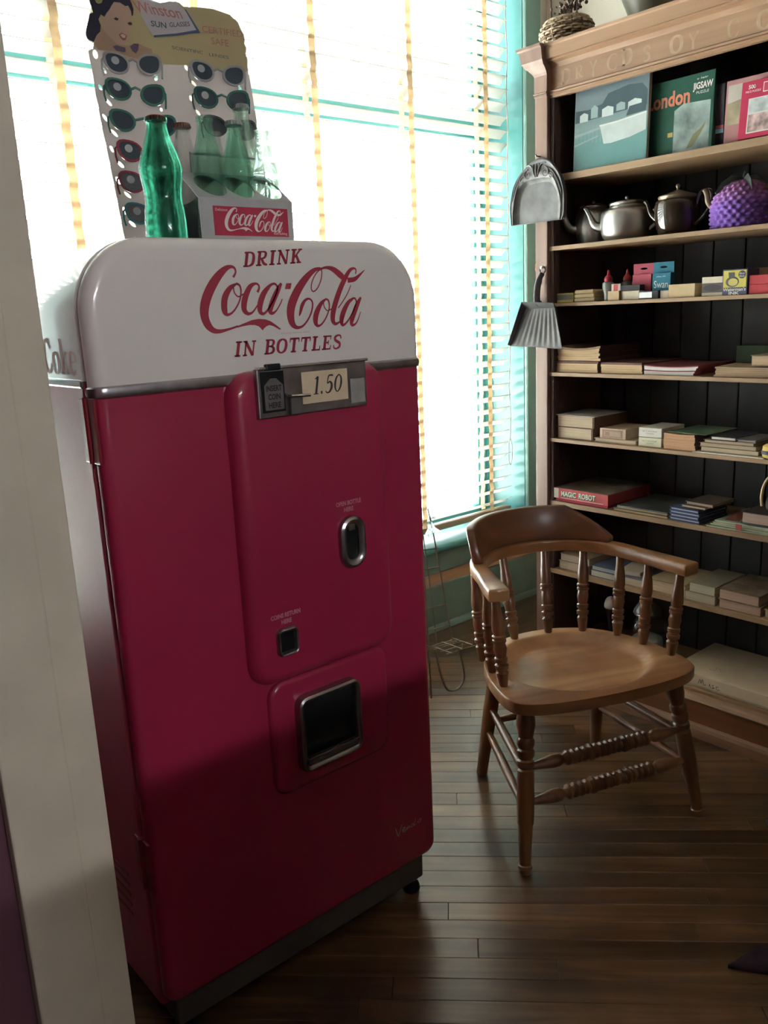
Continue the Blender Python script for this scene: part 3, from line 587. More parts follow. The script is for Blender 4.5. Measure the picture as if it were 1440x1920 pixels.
# bottle opener
x0, z0 = FP(0.963, 0.842); x1, z1 = FP(1.026, 0.948)
bo = part('bottle_opener', ring(x0, x1, z0, z1, 0.030, 0.016, YP+.001, YP-.012), chrome, vm, smooth_=True)
part('opener_slot', MB().loft([rrect(x0+.012, x1-.012, z0+.012, z1-.012, .019, 0, YP+.002), rrect(x0+.012, x1-.012, z0+.012, z1-.012, .019, 0, YP-.0015)]), black, bo)
part('opener_tooth', MB().box(x0+.023, x1-.023, YP-.006, YP-.0015, z1-.030, z1-.016), chrome, bo, bevel=.002)
# coin return
x0, z0 = FP(0.803, 0.706); x1, z1 = FP(0.852, 0.763)
cr_ = part('coin_return', ring(x0, x1, z0, z1, 0.012, 0.009, YP+.001, YP-.009), chrome, vm, smooth_=True)
part('coin_return_opening', MB().box(x0+.006, x1-.006, YP-.002, YP+.002, z0+.006, z1-.006), black, cr_)
# coin plate
YC = YP-.010
x0, z0 = FP(0.806, 1.158, YC); x1, z1 = FP(1.0535, 1.245, YC)
cp = part('coin_plate', MB().box(x0, x1, YC, YP+.002, z0, z1), chrome, vm, bevel=.002)
part('plate_rail', MB().box(x0-.001, x1+.001, YC-.006, YC+.004, z1-.001, z1+.004), chrome_b, cp, bevel=.001)
a0, b0 = FP(.813, 1.168, YC); a1, b1 = FP(.861, 1.240, YC)
part('coin_slot_frame', MB().box(a0, a1, YC-.002, YC+.001, b0, b1), black, cp)
lbl = [(a0+.004, b0+.004), (a1-.004, b0+.004), (a1-.004, b0+.046), (a1-.017, b0+.058), (a0+.017, b0+.058), (a0+.004, b0+.046)]
fc = lambda Y: (lambda u, v, w=0.0: (u, Y-w, v))
part('coin_label', MB().poly(lbl, fc(YC-.0042), .002), mat('coin_label', (0.20, 0.19, 0.19), .35, .7, var=.15), cp)
tm = MB()
for i, s in enumerate(('INSERT', 'COIN', 'HERE')):
    wv = (.016, .0125, .0125)[i]; cx = (a0+a1)/2
    text_mb(s, cx-wv, cx+wv, b0+.037-.0145*i, .0095, fc(YC-.0044), bold=.03, mb=tm)
part('coin_lettering', tm, ink_black, cp)
a, b = FP(.822, 1.243, YC); part('slot_button', MB().box(a, a+.030, YC-.008, YC+.001, b-.001, b+.010), black, cp, bevel=.002)
a0, b0 = FP(.8995, 1.1755, YC); a1, b1 = FP(1.0055, 1.233, YC)
pcd = part('price_card', MB().box(a0, a1, YC-.0022, YC+.0005, b0, b1), card_m, cp)
part('price_lettering', serif_mb('1.50', a0+.022, a1-.016, b0+.015, .032, fc(YC-.0025), shear=.2, gap=.08, wt=1.2), mat('dark_ink', (0.05, 0.035, 0.03), .7), cp)
a0, b0 = FP(1.0125, 1.166, YC); a1, b1 = FP(1.047, 1.2115, YC)
part('status_window', MB().box(a0, a1, YC-.0015, YC+.0005, b0, b1), mat('grey_window', (0.30, 0.29, 0.28), .3, var=.15), cp)
a, b = FP(.868, 1.160, YC); part('lever_block', MB().box(a, a+.022, YC-.010, YC+.001, b, b+.030), kick_m, cp, bevel=.002)
a, b = FP(.862, 1.193, YC); part('lever', MB().tube([(a, YC-.002, b+.003), (a+.002, YC-.018, b+.002), (a+.04, YC-.02, b)], .003, 8), chrome_b, cp, smooth_=True)
# hinges, kick plate, feet, vents, cord
for zc, hh in ((1.172, .052), (.395, .05)):
    h = part('hinge', MB().box(XLM-.0035, XLM+.002, 1.283, 1.306, zc-hh, zc+hh).box(XLM-.0035, XLM+.002, 1.322, 1.340, zc-hh, zc+hh*.95), red_dk, vm, bevel=.0015)
    part('hinge_pin', MB().lathe([(.006, -hh), (.006, hh)], (XLM-.002, 1.314, zc), 10), red_dk, h, smooth_=True)
part('kick_plate', MB().box(XLM+.022, XRM-.03, YF+.018, 1.67, 0.036, 0.0995), kick_m, vm, bevel=.006)
for x, y in ((XLM+.05, 1.335), (XRM-.052, 1.320), (XLM+.05, 1.64), (XRM-.052, 1.64)):
    part('foot', MB().lathe([(.019, 0), (.021, .006), (.018, .018), (.009, .022), (.009, .037)], (x, y, 0), 14), black, vm, smooth_=True)
for i in range(5):
    part('vent_slit', MB().box(XLM-.002, XLM+.001, 1.40, 1.52, .235+i*.022, .241+i*.022), red_dk, vm)
part('power_cord', MB().tube(smooth([(XLM-.001, 1.50, .16), (XLM-.02, 1.47, .19), (XLM-.025, 1.44, .205), (XLM-.022, 1.425, .18), (XLM-.02, 1.45, .12), (XLM-.05, 1.52, .03), (XLM-.08, 1.60, .006), (XLM-.1, 1.75, .0055)], 5), .0055, 8), mat('dark_cord', (0.03, 0.02, 0.035), .5), vm, smooth_=True)
# lettering
HM = fc(YF-.0006)
cm = MB()
for s in COKE: cm.stroke(s, HM)
for p_ in COKEP: cm.poly(p_, HM)
part('script_lettering', cm, ink_red, vm, weld=False)
part('lettering', serif_mb('DRINK', 0.795, 0.916, 1.4175, .0245, HM, dv=.007), ink_red, vm, weld=False)
part('lettering', serif_mb('IN BOTTLES', 0.764, 0.995, 1.270, .0255, HM, dv=.0), ink_red, vm, weld=False)
part('lettering', text_mb('TRADE MARK REG', .863, .925, 1.303, .0028, HM), ink_faint, vm, weld=False)
HP = fc(YP-.0006)
def small(lines, hh):
    t = MB()
    for s, ua, ub, v in lines:
        a, b = FP(ua, v); a2, _ = FP(ub, v); text_mb(s, a, a2, b, hh, HP, bold=.035, mb=t)
    return part('lettering', t, ink_pale, vm, weld=False)
small([('OPEN BOTTLE', .962, 1.024, .970), ('HERE', .981, 1.004, .957)], .0085)
small([('COINS RETURN', .795, .862, .783), ('HERE', .818, .841, .770)], .0085)
vd = MB()
for s in VENDO: vd.stroke(s, HM)
part('maker_script', vd, mat('silver_print', (0.55, 0.45, 0.47), .4, .4), vm, weld=False)
a0_, b0_ = FP(.90, .4345, yd); a1_, _ = FP(.965, .44, yd)
part('lettering', marks_mb(a0_, a1_, b0_, .006, fc(yd-.0006)), mat('dim_print', (.3, .06, .08), .5), vm, weld=False)
# 'Coke' on the left side of the cabinet top
SM = lambda u, v, w=0.0: (XLM-.0005-w, u, v)
ck = serif_mb('Coke', 1.482, 1.337, 1.259, .056, lambda u, v, w=0.0: SM(u, v), shear=0.0, gap=.05, wt=1.5)
part('lettering', ck, ink_faint, vm, weld=False)

# ------------------------------------------------------------------ on top of the machine
TOP = ZTOP
def glass(name, col, rough=0.03, clear=0.82):
    return thin_glass(name, col, clear, rough)
g_green = glass('deep_green_glass', (0.42, 0.78, 0.66), 0.12, 0.66)
g_pale = glass('pale_green_glass', (0.88, 0.97, 0.93))
g_mid = glass('sea_green_glass', (0.78, 0.94, 0.87))
g_clear = glass('clear_glass', (0.97, 0.99, 0.98))
cap_brown = mat('brown_crown_cap', (0.16, 0.08, 0.06), .4, .5)
cap_red = mat('red_crown_cap', (0.60, 0.08, 0.10), .45, .1)
cap_grey = mat('grey_crown_cap', (0.35, 0.38, 0.38), .4, .6)
BOT = [(0.0, .002), (.020, .0), (.0275, .004), (.0285, .02), (.0275, .05), (.0255, .068), (.0262, .085), (.0292, .112), (.0285, .125), (.0235, .145), (.0172, .165), (.0142, .180), (.0135, .188), (.0152, .190), (.0152, .1965), (.0128, .1975)]
def bottle(x, y, z, hgt, glassm, label, cap=None, tilt=0, wide=1.0):
    t = thing('glass_bottle', label, 'bottle', (x, y, z), 0, 'soda bottles on the vending machine')
    k = hgt/.1975
    P = smooth([(r*wide*(k**.5), h*k) for r, h in BOT], 3)
    inner = [(max(r-.0028, .0004), max(h, .005*k)) for r, h in P if h > .003]
    mb = MB(); mb.lathe([(max(r, .0004), h) for r, h in P]+[(r, h-.0005) for r, h in reversed(inner)], (x, y, z), 28, caps=False)
    # flutes pressed into the waist and shoulder
    vs = []
    for vx, vy, vz in mb.v:
        a = math.atan2(vy-y, vx-x); hh = (vz-z)/hgt
        f = max(0, 1-abs(hh-.30)/.16)+max(0, 1-abs(hh-.74)/.12)
        q = 1-0.035*f*(0.5+0.5*math.cos(10*a)); vs.append((x+(vx-x)*q, y+(vy-y)*q, vz))
    mb.v = vs
    part('glass', mb, glassm, t, smooth_='all')
    if cap:
        vs = []
        c = MB().lathe([(.0145, hgt-.006), (.0162, hgt-.006), (.0155, hgt-.002), (.0145, hgt+.0015), (.0095, hgt+.003), (.0004, hgt+.003)], (x, y, z), 42)
        for i, (vx, vy, vz) in enumerate(c.v):
            a = math.atan2(vy-y, vx-x); r = math.hypot(vx-x, vy-y)
            q = 1+(.05*math.cos(21*a) if r > .0152 else 0); vs.append((x+(vx-x)*q, y+(vy-y)*q, vz))
        c.v = vs; part('crown_cap', c, cap, t, smooth_=30)
    return t
bottle(.716, 1.385, TOP, .1985, g_green, 'deep green bottle with red cap standing alone left of the carrier', cap_red, wide=1.22)
CY0, CX0, CX1 = 1.40, .792, .990
zb = TOP+.007
bottle(.838, 1.437, zb, .215, g_mid, 'open sea green bottle at front left of the metal carrier', wide=.95)
bottle(.898, 1.437, zb, .211, g_mid, 'capped pale green bottle in the front middle of the metal carrier', cap_grey, wide=.95)
bottle(.958, 1.437, zb, .203, g_pale, 'open pale green bottle at front right of the metal carrier', wide=.95)
bottle(.828, 1.503, zb, .212, g_clear, 'clear bottle with a brown cap in the back left of the carrier', cap_brown, wide=.95)
bottle(.893, 1.503, zb, .205, g_clear, 'open clear bottle in the back middle of the carrier', wide=.95)
bottle(.958, 1.503, zb, .258, g_pale, 'tallest pale bottle with grey cap in the back right of the carrier', cap_grey, wide=.92)
# six bottle carrier
tin = mat('grey_tin', (0.42, 0.43, 0.45), .5, .2, var=.1, scale=12)
lab_red = mat('red_label', (0.42, 0.03, 0.07), .45, var=.06)
lab_white = mat('white_print', (0.72, 0.66, 0.66), .5, var=.04)
cr = thing('bottle_carrier', 'grey metal six bottle carrier with a red label, holding glass bottles', 'bottle carrier', (.891, 1.47, TOP))
part('tray', MB().box(CX0, CX1, CY0, 1.541, TOP+.0005, TOP+.006), tin, cr)
part('front_panel', MB().box(CX0, CX1, CY0, CY0+.002, TOP+.006, TOP+.080), tin, cr)
part('back_panel', MB().box(CX0, CX1, 1.539, 1.541, TOP+.006, TOP+.080), tin, cr)
fm = pmap((CX0, CY0+.002, TOP+.080), (1, 0, 0), (0, .068, .052)); LU = math.hypot(.068, .052)
hl = lambda xs, cv: [[(x-CX0+.0292*math.cos(a), cv+.036*math.sin(a)) for a in [i*2*PI/24 for i in range(24)]] for x in xs]
part('top_plate', filled([(0, 0), (CX1-CX0, 0), (CX1-CX0, LU), (0, LU)], hl((.838, .898, .958), LU*.5), fm, .0015), tin, cr)
fm2 = pmap((CX0, 1.541, TOP+.080), (1, 0, 0), (0, -.068, .052))
part('top_plate', filled([(0, 0), (CX1-CX0, 0), (CX1-CX0, LU), (0, LU)], hl((.828, .893, .958), LU*.48), fm2, .0015), tin, cr)
for x in (CX0, CX1-.0015):
    part('end_post', MB().box(x, x+.0015, 1.466, 1.475, TOP+.006, TOP+.131), tin, cr)
part('wire_handle', MB().tube([(CX0+.03, 1.4705, TOP+.131), (CX0+.03, 1.4705, TOP+.165), (CX1-.03, 1.4705, TOP+.165), (CX1-.03, 1.4705, TOP+.131)], .0022, 8), tin, cr, smooth_=True)
LF = fc(CY0-.0008)
lb = part('label', MB().box(CX0+.026, CX1-.012, CY0-.0008, CY0+.0001, TOP+.0155, TOP+.066), lab_red, cr)
k = .098/.268
def shrink(S): return [[(CX0+.050+(p[0]-.714)*k, TOP+.020+(p[1]-1.302)*k*1.02)+((p[2]*k*1.15,) if len(p) > 2 else ()) for p in s] for s in S]
lm = MB(); L2 = fc(CY0-.0014)
for s in shrink(COKE): lm.stroke(s, L2, 0, 3)
for p_ in shrink(COKEP): lm.poly(p_, L2)
text_mb('Delicious', CX0+.030, CX0+.055, TOP+.0575, .005, L2, mb=lm)
text_mb('Refreshing', CX1-.046, CX1-.016, TOP+.019, .005, L2, mb=lm)
part('label_lettering', lm, lab_white, lb, weld=False)

# sunglasses display card
(CO, CU, CV) = CARD_AX
KS = 1.055
CO = tuple(c*KS for c in CO[:2])+(CAM_H+(CO[2]-CAM_H)*KS,)
_cf = pmap(CO, CU, CV)
def cfm(u, v, w=0.0): return _cf(u*KS, v*KS, w)
card_white = mat('grey_white_card', (0.48, 0.45, 0.44), .8, var=.05, scale=9, transl=.35)
card_yel = mat('yellow_print', (0.50, 0.44, 0.25), .75, var=.06, scale=9, transl=.35)
dc = thing('display_card', 'tall yellow and white sunglasses display card with a drawn woman at its top', 'display card', CO)
outer = [(-.146, -.0062)]+CARD_L+[(-.142, .475), (-.125, .500), (-.095, .512), (-.066, .500), (-.058, .470)]+CARD_R+[(.145, .15), (.147, -.0062)]
holes = []
for u, v, a, b, ang in HOLES:
    c_, s_ = math.cos(math.radians(-ang)), math.sin(math.radians(-ang)); a *= 1.05; b *= 1.05
    holes.append([(u+a*math.cos(t)*c_-b*math.sin(t)*s_, v+a*math.cos(t)*s_+b*math.sin(t)*c_) for t in [i*2*PI/12 for i in range(12)]])
part('card', filled(outer, holes, cfm, .0022), card_white, dc)
part('easel_back', MB().poly([(-.02, -.006), (.02, -.006), (.015, .17), (-.015, .17)], pmap(Vector(CO)+Vector((.010, .050, 0)), CU, (CV[0]*.2, CV[1]*.2, CV[2])), .002), card_white, dc)
def printed(name, pl, col, lift, rough=.75):
    return part(name, MB().poly(pl, lambda u, v, w=0: cfm(u, v, lift)), mat('print_'+name, col, rough, var=.05, scale=12, transl=.3), dc)
pri = filled(YEL+[(.136, .34)]+[(u-.0015, v) for u, v in reversed(CARD_R) if v > .345]+[(-.058, .455), (-.10, .45), (-.145, .43), (-.152, .40), (-.153, .36)], [], lambda u, v, w: cfm(u, v, .0004), .0001)
part('yellow_field', pri, card_yel, dc)
printed('drawn_neck', ART['neck'], (.46, .32, .22), .0009)
printed('drawn_hair', ART['hair']+[(-.060, .475), (-.066, .497), (-.095, .508), (-.125, .497), (-.14, .475)], (.035, .035, .06), .0013)
printed('drawn_face', ART['face'], (.55, .39, .30), .0017)
printed('drawn_bow', ART['bow1'], (.13, .10, .16), .0015); printed('drawn_bow', ART['bow2'], (.13, .10, .16), .0015)
for e in ('eye1', 'eye2'): printed('drawn_eye', ART[e], (.07, .05, .05), .0021)
printed('drawn_mouth', ART['mouth'], (.38, .12, .12), .0021); printed('drawn_teeth', ART['teeth'], (.6, .55, .5), .0024)
printed('drawn_flower', ART['flower'], (.40, .40, .16), .0024)
printed('sign_panel', SIGN, (.56, .55, .58), .0026); printed('sign_border', SIGNB, (.10, .14, .26), .0029)
def ctext(s, u0, u1, v, h, dv, m, sh=0, bold=.0):
    part('card_lettering', text_mb(s, u0, u1, v, h, lambda u, v_, w=0: cfm(u, v_, .0032), shear=sh, bold=bold, dv=dv), m, dc, weld=False)
pinkp = mat('pink_print', (.48, .20, .18), .7); grey_p = mat('grey_print', (.10, .11, .13), .7)
ctext('Winston', -.066, .021, .427, .021, -.003, pinkp, -.35, .01)
ctext('SUN', -.042, -.0135, .4045, .0105, -.001, grey_p, 0, .02); ctext('GLASSES', -.0075, .032, .4065, .0085, .006, grey_p, 0, .01)
ctext('CERTIFIED', .055, .135, .4045, .0125, -.002, pinkp); ctext('SAFE', .070, .104, .384, .013, -.002, pinkp)
ctext('SCIENTIFIC', -.0085, .050, .367, .006, -.004, grey_p); ctext('LENSES', .062, .100, .361, .006, -.002, grey_p)
lens_m = mat('dark_lens', (0.045, 0.065, 0.085), .12, var=.05)
sticker_m = mat('lens_sticker', (0.38, 0.42, 0.44), .5, var=.1)
frames = [('clear', (.40, .40, .40)), ('green', (.06, .20, .15)), ('green', (.05, .18, .14)), ('red', (.30, .05, .08)), ('red', (.28, .05, .09)), ('blue', (.03, .22, .28)), ('clear', (.38, .39, .41)), ('green', (.05, .16, .14)), ('dark', (.05, .07, .07))]
glab = ['clear framed sunglasses at top left of the display card', 'green framed sunglasses, second down on the left of the card', 'green framed sunglasses, third down on the left without a sticker',
        'red framed sunglasses just below the green ones on the left', 'red framed sunglasses, second from the bottom on the left of the card', 'turquoise framed sunglasses at the bottom left of the card',
        'clear framed sunglasses at top right of the display card', 'green framed sunglasses in the right column above the bottles', 'dark framed sunglasses in the right column, partly behind the bottles']
def lens_outline(cu, cv, sx, s=1.0):
    """cat eye outline, outer corner raised; sx = -1 left lens, +1 right lens"""
    out = []
    for i in range(20):
        a = i*2*PI/20; ca, sa = math.cos(a), math.sin(a); x = ca*.0190*s; y = sa*.0155*s
        k = max(0, ca*sx*.72+sa*.69)**4; x += sx*.0048*k*s; y += .0042*k*s       # raised outer corner
        y += .0016*s*max(0, sa)
        out.append((cu+x, cv+y))
    return out
for i, ((l, r), (fn, fcol)) in enumerate(zip(GL, frames)):
    g = thing('sunglasses', glab[i], 'sunglasses', cfm((l[0]+r[0])/2, (l[1]+r[1])/2-.02, .012), 0, 'sunglasses on the display card')
    fmr = mat('frame_'+fn+str(i), fcol, .25, var=.08, transl=.25)
    W = .012; m2 = lambda u, v, w=0.0: cfm(u, v, W+w)
    fr = MB()
    for c, s in ((l, -1), (r, 1)):
        o1 = lens_outline(c[0], c[1], s, 1.16); o2 = lens_outline(c[0], c[1], s, .93)
        loops = [[m2(*p, -.0015) for p in o1], [m2(*p, .0015) for p in o1], [m2(*p, .0015) for p in o2], [m2(*p, -.0015) for p in o2], [m2(*p, -.0015) for p in o1]]
        fr.loft(loops, False, False)
    bx0, bx1 = l[0]+.0215, r[0]-.0215; bv = (l[1]+r[1])/2+.006; dvv = r[1]-l[1]
    fr.tube([m2(bx0-.001, bv-.0*dvv), m2((bx0+bx1)/2, bv+.004), m2(bx1+.001, bv)], .0022, 6)
    part('frame', fr, fmr, g)
    for c, s in ((l, -1), (r, 1)):
        part('lens', MB().poly(lens_outline(c[0], c[1], s, .95), lambda u, v, w=0: m2(u, v, w), .0012), lens_m, g)
        part('temple', MB().tube([m2(c[0]+s*.0225, c[1]+.009), m2(c[0]+s*.026, c[1]+.007, -.004), m2(c[0]+s*.026, c[1]-.006, -.0085), m2(c[0]+s*.024, c[1]-.018, -.0085)], .0018, 6), fmr, g)
    if i not in (2, 8):
        su, sv = l[0]-.003, l[1]+.006
        part('sticker', MB().poly([(su+.0072*math.cos(a), sv+.0072*math.sin(a)) for a in [j*2*PI/14 for j in range(14)]], lambda u, v, w=0: m2(u, v, .0006)), sticker_m, g)

# ------------------------------------------------------------------ captain's chair
cw = lambda n, ax: wood(n, (0.105, 0.040, 0.016), (0.25, 0.115, 0.045), ax, rough=.32, coat=.35, rand=.08, ring=16, bump=.08)
seat_m = wood('seat_wood', (0.30, 0.135, 0.055), (0.76, 0.45, 0.22), 0, rough=.33, coat=.3, rand=.05, ring=8, bump=.05, blotch=.45, scale=9, blotch_col=(0.12, 0.045, 0.02))
arm_m = wood('arm_wood', (0.20, 0.085, 0.03), (0.36, 0.18, 0.07), 0, rough=.3, coat=.4, rand=.05, ring=12, bump=.05)
leg_m = cw('turned_wood', 2)
crest_m = wood('crest_wood', (0.085, 0.032, 0.013), (0.18, 0.075, 0.03), 0, rough=.35, coat=.35, rand=.05, ring=12, bump=.06)
CHL = (1.702, 1.299, 0); CHR = math.radians(-22)
ch = thing('captains_chair', "worn brown wooden captain's chair with turned spindles and curved arms", 'chair', CHL, CHR)
cpart = lambda name, mb, m, sm=True, **k: part(name, mb, m, ch, smooth_=sm, local=True, **k)
half = [(0, .174), (.065, .167), (.14, .134), (.20, .07), (.24, -.02), (.258, -.11), (.260, -.175), (.243, -.212), (.19, -.236), (.10, -.250), (0, -.254)]
half = smooth(half, 4)
outl = half+[(-x, y) for x, y in reversed(half[1:-1])]
SC = (0, -.05); ZSE = .435
def seat_z(x, y):
    r = math.hypot(x/.205, (y+.045)/.175)
    d = 1-min(1, max(0, (r-.86)/.17)); d = d*d*(3-2*d)
    pom = .008*math.exp(-(x/.05)**2)*max(0, min(1, (-.10-y)/.12))
    front = max(0, (-.16-y)/.09)
    return ZSE-.025*d+pom*d-.004*front
loops = []
for s in (.02, .15, .3, .42, .52, .60, .66, .70, .74, .78, .82, .86, .90, .94, .97, .99):
    loops.append([(SC[0]+(x-SC[0])*s, SC[1]+(y-SC[1])*s, seat_z(SC[0]+(x-SC[0])*s, SC[1]+(y-SC[1])*s)) for x, y in outl])
for s, dz in ((1.0, -.004), (1.0, -.027), (.985, -.034), (.90, -.036), (.3, -.036)):
    loops.append([(SC[0]+(x-SC[0])*s, SC[1]+(y-SC[1])*s, ZSE+dz) for x, y in outl])
cpart('seat', MB().loft(loops), seat_m, 50)
# arm bow
bow = [(.262, -.168, .050), (.244, -.09, .046), (.226, -.01, .040), (.196, .09, .042), (.135, .168, .044), (.05, .208, .045), (-.05, .210, .045), (-.135, .175, .044), (-.20, .10, .042), (-.226, 0, .042), (-.243, -.075, .048), (-.254, -.135, .052)]
bw = smooth(bow, 6)
def normal2(P, i):
    a, b = P[max(i-1, 0)], P[min(i+1, len(P)-1)]; dx, dy = b[0]-a[0], b[1]-a[1]; l = math.hypot(dx, dy); return -dy/l, dx/l
def sweep(P, sect):
    """sect(i, s) -> list of (offset outward, z)"""
    loops = []
    for i, p in enumerate(P):
        nx, ny = normal2(P, i)
        loops.append([(p[0]-nx*o, p[1]-ny*o, z) for o, z in sect(i, p)])
    return MB().loft(loops)
cpart('arm_bow', sweep(bw, lambda i, p: [(-p[2]/2, .658), (p[2]/2, .658), (p[2]/2, .690), (-p[2]/2, .690)]), arm_m, bevel=.006, seg=3)
i0, i1 = 18, 51
cb = bw[i0:i1]; nC = len(cb)
def crest(i, p):
    s = i/(nC-1); L0 = min(1, i/8); L1 = min(1, (nC-1-i)/2.2)
    h = .014+.072*(L0**.9)*1.0
    h = min(h, .030+.056*L1**.6) if L1 < 1 else h
    h += .006*math.sin(PI*s)
    lean = .014
    return [(-.013, .690), (.015, .690), (.015+lean*h/.08, .690+h), (-.009+lean*h/.08, .690+h)]
cpart('crest_rail', sweep(cb, crest), crest_m, bevel=.005, seg=2)
SPN = [(0, .0095), (.03, .0105), (.17, .0155), (.19, .0125), (.205, .0125), (.215, .0165), (.255, .0170), (.268, .012), (.28, .012), (.29, .0155), (.33, .0162), (.345, .0130), (.43, .0165), (.50, .0135), (.505, .0165), (.53, .0170), (.545, .0125), (.55, .0165), (.575, .0170), (.59, .0135), (.64, .0160), (.72, .0150), (.85, .0115), (1, .0105)]
bots = [(-.236, -.115), (-.226, -.03), (-.213, .052), (-.156, .113), (-.072, .144), (.034, .146), (.126, .117), (.194, .049), (.219, -.034), (.240, -.124)]
tops = [(-.250, -.103), (-.236, -.026), (-.222, .075), (-.165, .150), (-.078, .203), (.055, .206), (.150, .155), (.207, .060), (.232, -.030), (.254, -.132)]
for (bx, by), (tx, ty) in zip(bots, tops):
    cpart('spindle', MB().turned((bx, by, seat_z(bx, by)-.004), (tx, ty, .662), SPN, 14), leg_m)
LGF = [(0, .0125), (.01, .0150), (.03, .0155), (.035, .0175), (.05, .0175), (.056, .0140), (.12, .0150), (.29, .0180), (.292, .0200), (.45, .0215), (.60, .0200), (.61, .0155), (.625, .0205), (.655, .0205), (.665, .0165), (.685, .0210), (.715, .0210), (.725, .0165), (.745, .0210), (.775, .0215), (.79, .0175), (.86, .0230), (.90, .0225), (.94, .0175), (1, .0165)]
LGB = [(0, .0135), (.02, .0165), (.05, .0160), (.3, .0180), (.6, .0205), (.85, .0195), (1, .017)]
feet = {'FL': (-.248, -.240), 'FR': (.287, -.200), 'BL': (-.150, .212), 'BR': (.244, .228)}
tp = {'FL': (-.200, -.160), 'FR': (.212, -.165), 'BL': (-.155, .085), 'BR': (.160, .085)}
LZ = .408
def on(k, z): f, t = feet[k], tp[k]; s = z/LZ; return (f[0]+(t[0]-f[0])*s, f[1]+(t[1]-f[1])*s, z)
for k, pr in (('FL', LGF), ('FR', LGF), ('BL', LGB), ('BR', LGB)):
    cpart('leg', MB().turned(on(k, 0), on(k, LZ), pr, 18), leg_m)
PLN = [(0, .008), (.2, .0105), (.5, .012), (.8, .0105), (1, .008)]
FST = [(0, .008), (.05, .009), (.16, .0165), (.2, .0155), (.22, .010)]
q = .235
for j in range(15):
    big = .0185 if j not in (4, 10) else .0215
    FST += [(q, .0125), (q+.010, big), (q+.022, big), (q+.032, .0125)]; q += .0355
FST += [(.785, .010), (.80, .0155), (.84, .0165), (.95, .009), (1, .008)]
for z0, z1 in ((.250, .250), (.166, .166)):
    cpart('front_stretcher', MB().turned(on('FL', z0), on('FR', z1), FST, 14), leg_m)
for a, b in (('FL', 'BL'), ('FR', 'BR')):
    for z0, z1 in ((.236, .246), (.150, .165)):
        cpart('side_stretcher', MB().turned(on(a, z0), on(b, z1), PLN, 10), leg_m)
for z0 in (.275, .195):
    cpart('rear_stretcher', MB().turned(on('BL', z0), on('BR', z0), PLN, 10), leg_m)

# ------------------------------------------------------------------ bookcase
bk_face = wood('bookcase_oak', (0.215, 0.125, 0.095), (0.345, 0.222, 0.175), 2, rough=.45, coat=.15, rand=.06, ring=22, bump=.12)
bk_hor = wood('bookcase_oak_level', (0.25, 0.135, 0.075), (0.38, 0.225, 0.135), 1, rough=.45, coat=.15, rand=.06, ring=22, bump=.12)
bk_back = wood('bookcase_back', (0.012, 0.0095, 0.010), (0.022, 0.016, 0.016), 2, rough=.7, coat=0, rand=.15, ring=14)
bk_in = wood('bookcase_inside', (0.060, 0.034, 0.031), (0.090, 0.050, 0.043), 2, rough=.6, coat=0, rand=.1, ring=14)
shelf_m = wood('shelf_board', (0.24, 0.145, 0.075), (0.36, 0.23, 0.125), 1, rough=.5, coat=.1, rand=.06, ring=20, bump=.15)
red_oak = wood('bookcase_base', (0.17, 0.062, 0.025), (0.26, 0.105, 0.045), 1, rough=.4, coat=.2, rand=.05, ring=14)
YR0, YR1 = 0.55, 1.862
XS, XF, XB = 2.275, 2.285, 2.575
bc = thing('bookcase', 'tall old wooden bookcase with moulded cornice and ghost lettering, filled with shop wares', 'bookcase', (2.42, 1.2, 0))
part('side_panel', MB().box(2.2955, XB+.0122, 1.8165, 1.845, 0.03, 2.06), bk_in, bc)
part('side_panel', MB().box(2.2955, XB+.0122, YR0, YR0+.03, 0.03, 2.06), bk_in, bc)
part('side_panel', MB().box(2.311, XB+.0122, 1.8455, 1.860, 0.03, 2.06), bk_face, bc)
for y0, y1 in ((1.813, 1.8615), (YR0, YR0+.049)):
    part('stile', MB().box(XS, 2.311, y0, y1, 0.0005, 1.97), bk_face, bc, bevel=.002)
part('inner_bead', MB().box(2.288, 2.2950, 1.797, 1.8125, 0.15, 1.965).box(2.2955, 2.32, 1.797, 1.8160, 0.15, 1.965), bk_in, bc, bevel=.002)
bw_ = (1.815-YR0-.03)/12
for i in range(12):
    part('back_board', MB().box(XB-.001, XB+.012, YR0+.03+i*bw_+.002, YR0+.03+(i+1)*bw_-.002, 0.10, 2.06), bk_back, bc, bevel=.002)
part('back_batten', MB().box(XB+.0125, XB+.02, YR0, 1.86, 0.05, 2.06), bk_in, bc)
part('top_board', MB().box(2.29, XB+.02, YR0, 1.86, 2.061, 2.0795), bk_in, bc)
SH = {'A': (1.728, .021), 'B': (1.513, .0135), 'C': (1.3345, .0115), 'D': (1.111, .0125), 'E': (.890, .0125), 'F': (.6735, .0170), 'G': (.429, .0165)}
for k in 'ABCDEFG':
    z, t = SH[k]; part('shelf', MB().box(XF, XB-.002, YR0+.031, 1.8155 if k != 'A' else 1.796, z-t, z), shelf_m, bc, bevel=.0015)
part('bottom_shelf', MB().box(2.286, XB-.002, YR0+.031, 1.796, .128, .150), shelf_m, bc, bevel=.002)
# base with mouldings
part('plinth', MB().box(2.272, 2.286, YR0, 1.8125, .03, .118), red_oak, bc)
mo = MB().loft([[(x, y, z) for x, z in [(2.286, .118), (2.262, .118), (2.258, .124), (2.262, .132), (2.268, .138), (2.286, .140)]] for y in (YR0, 1.8125)])
part('base_moulding', mo, bk_hor, bc)
mo = MB().loft([[(x, y, z) for x, z in [(2.286, .0005), (2.258, .0005), (2.258, .030), (2.262, .040), (2.2715, .046), (2.286, .046)]] for y in (YR0, 1.8125)])
part('base_moulding', mo, bk_hor, bc)
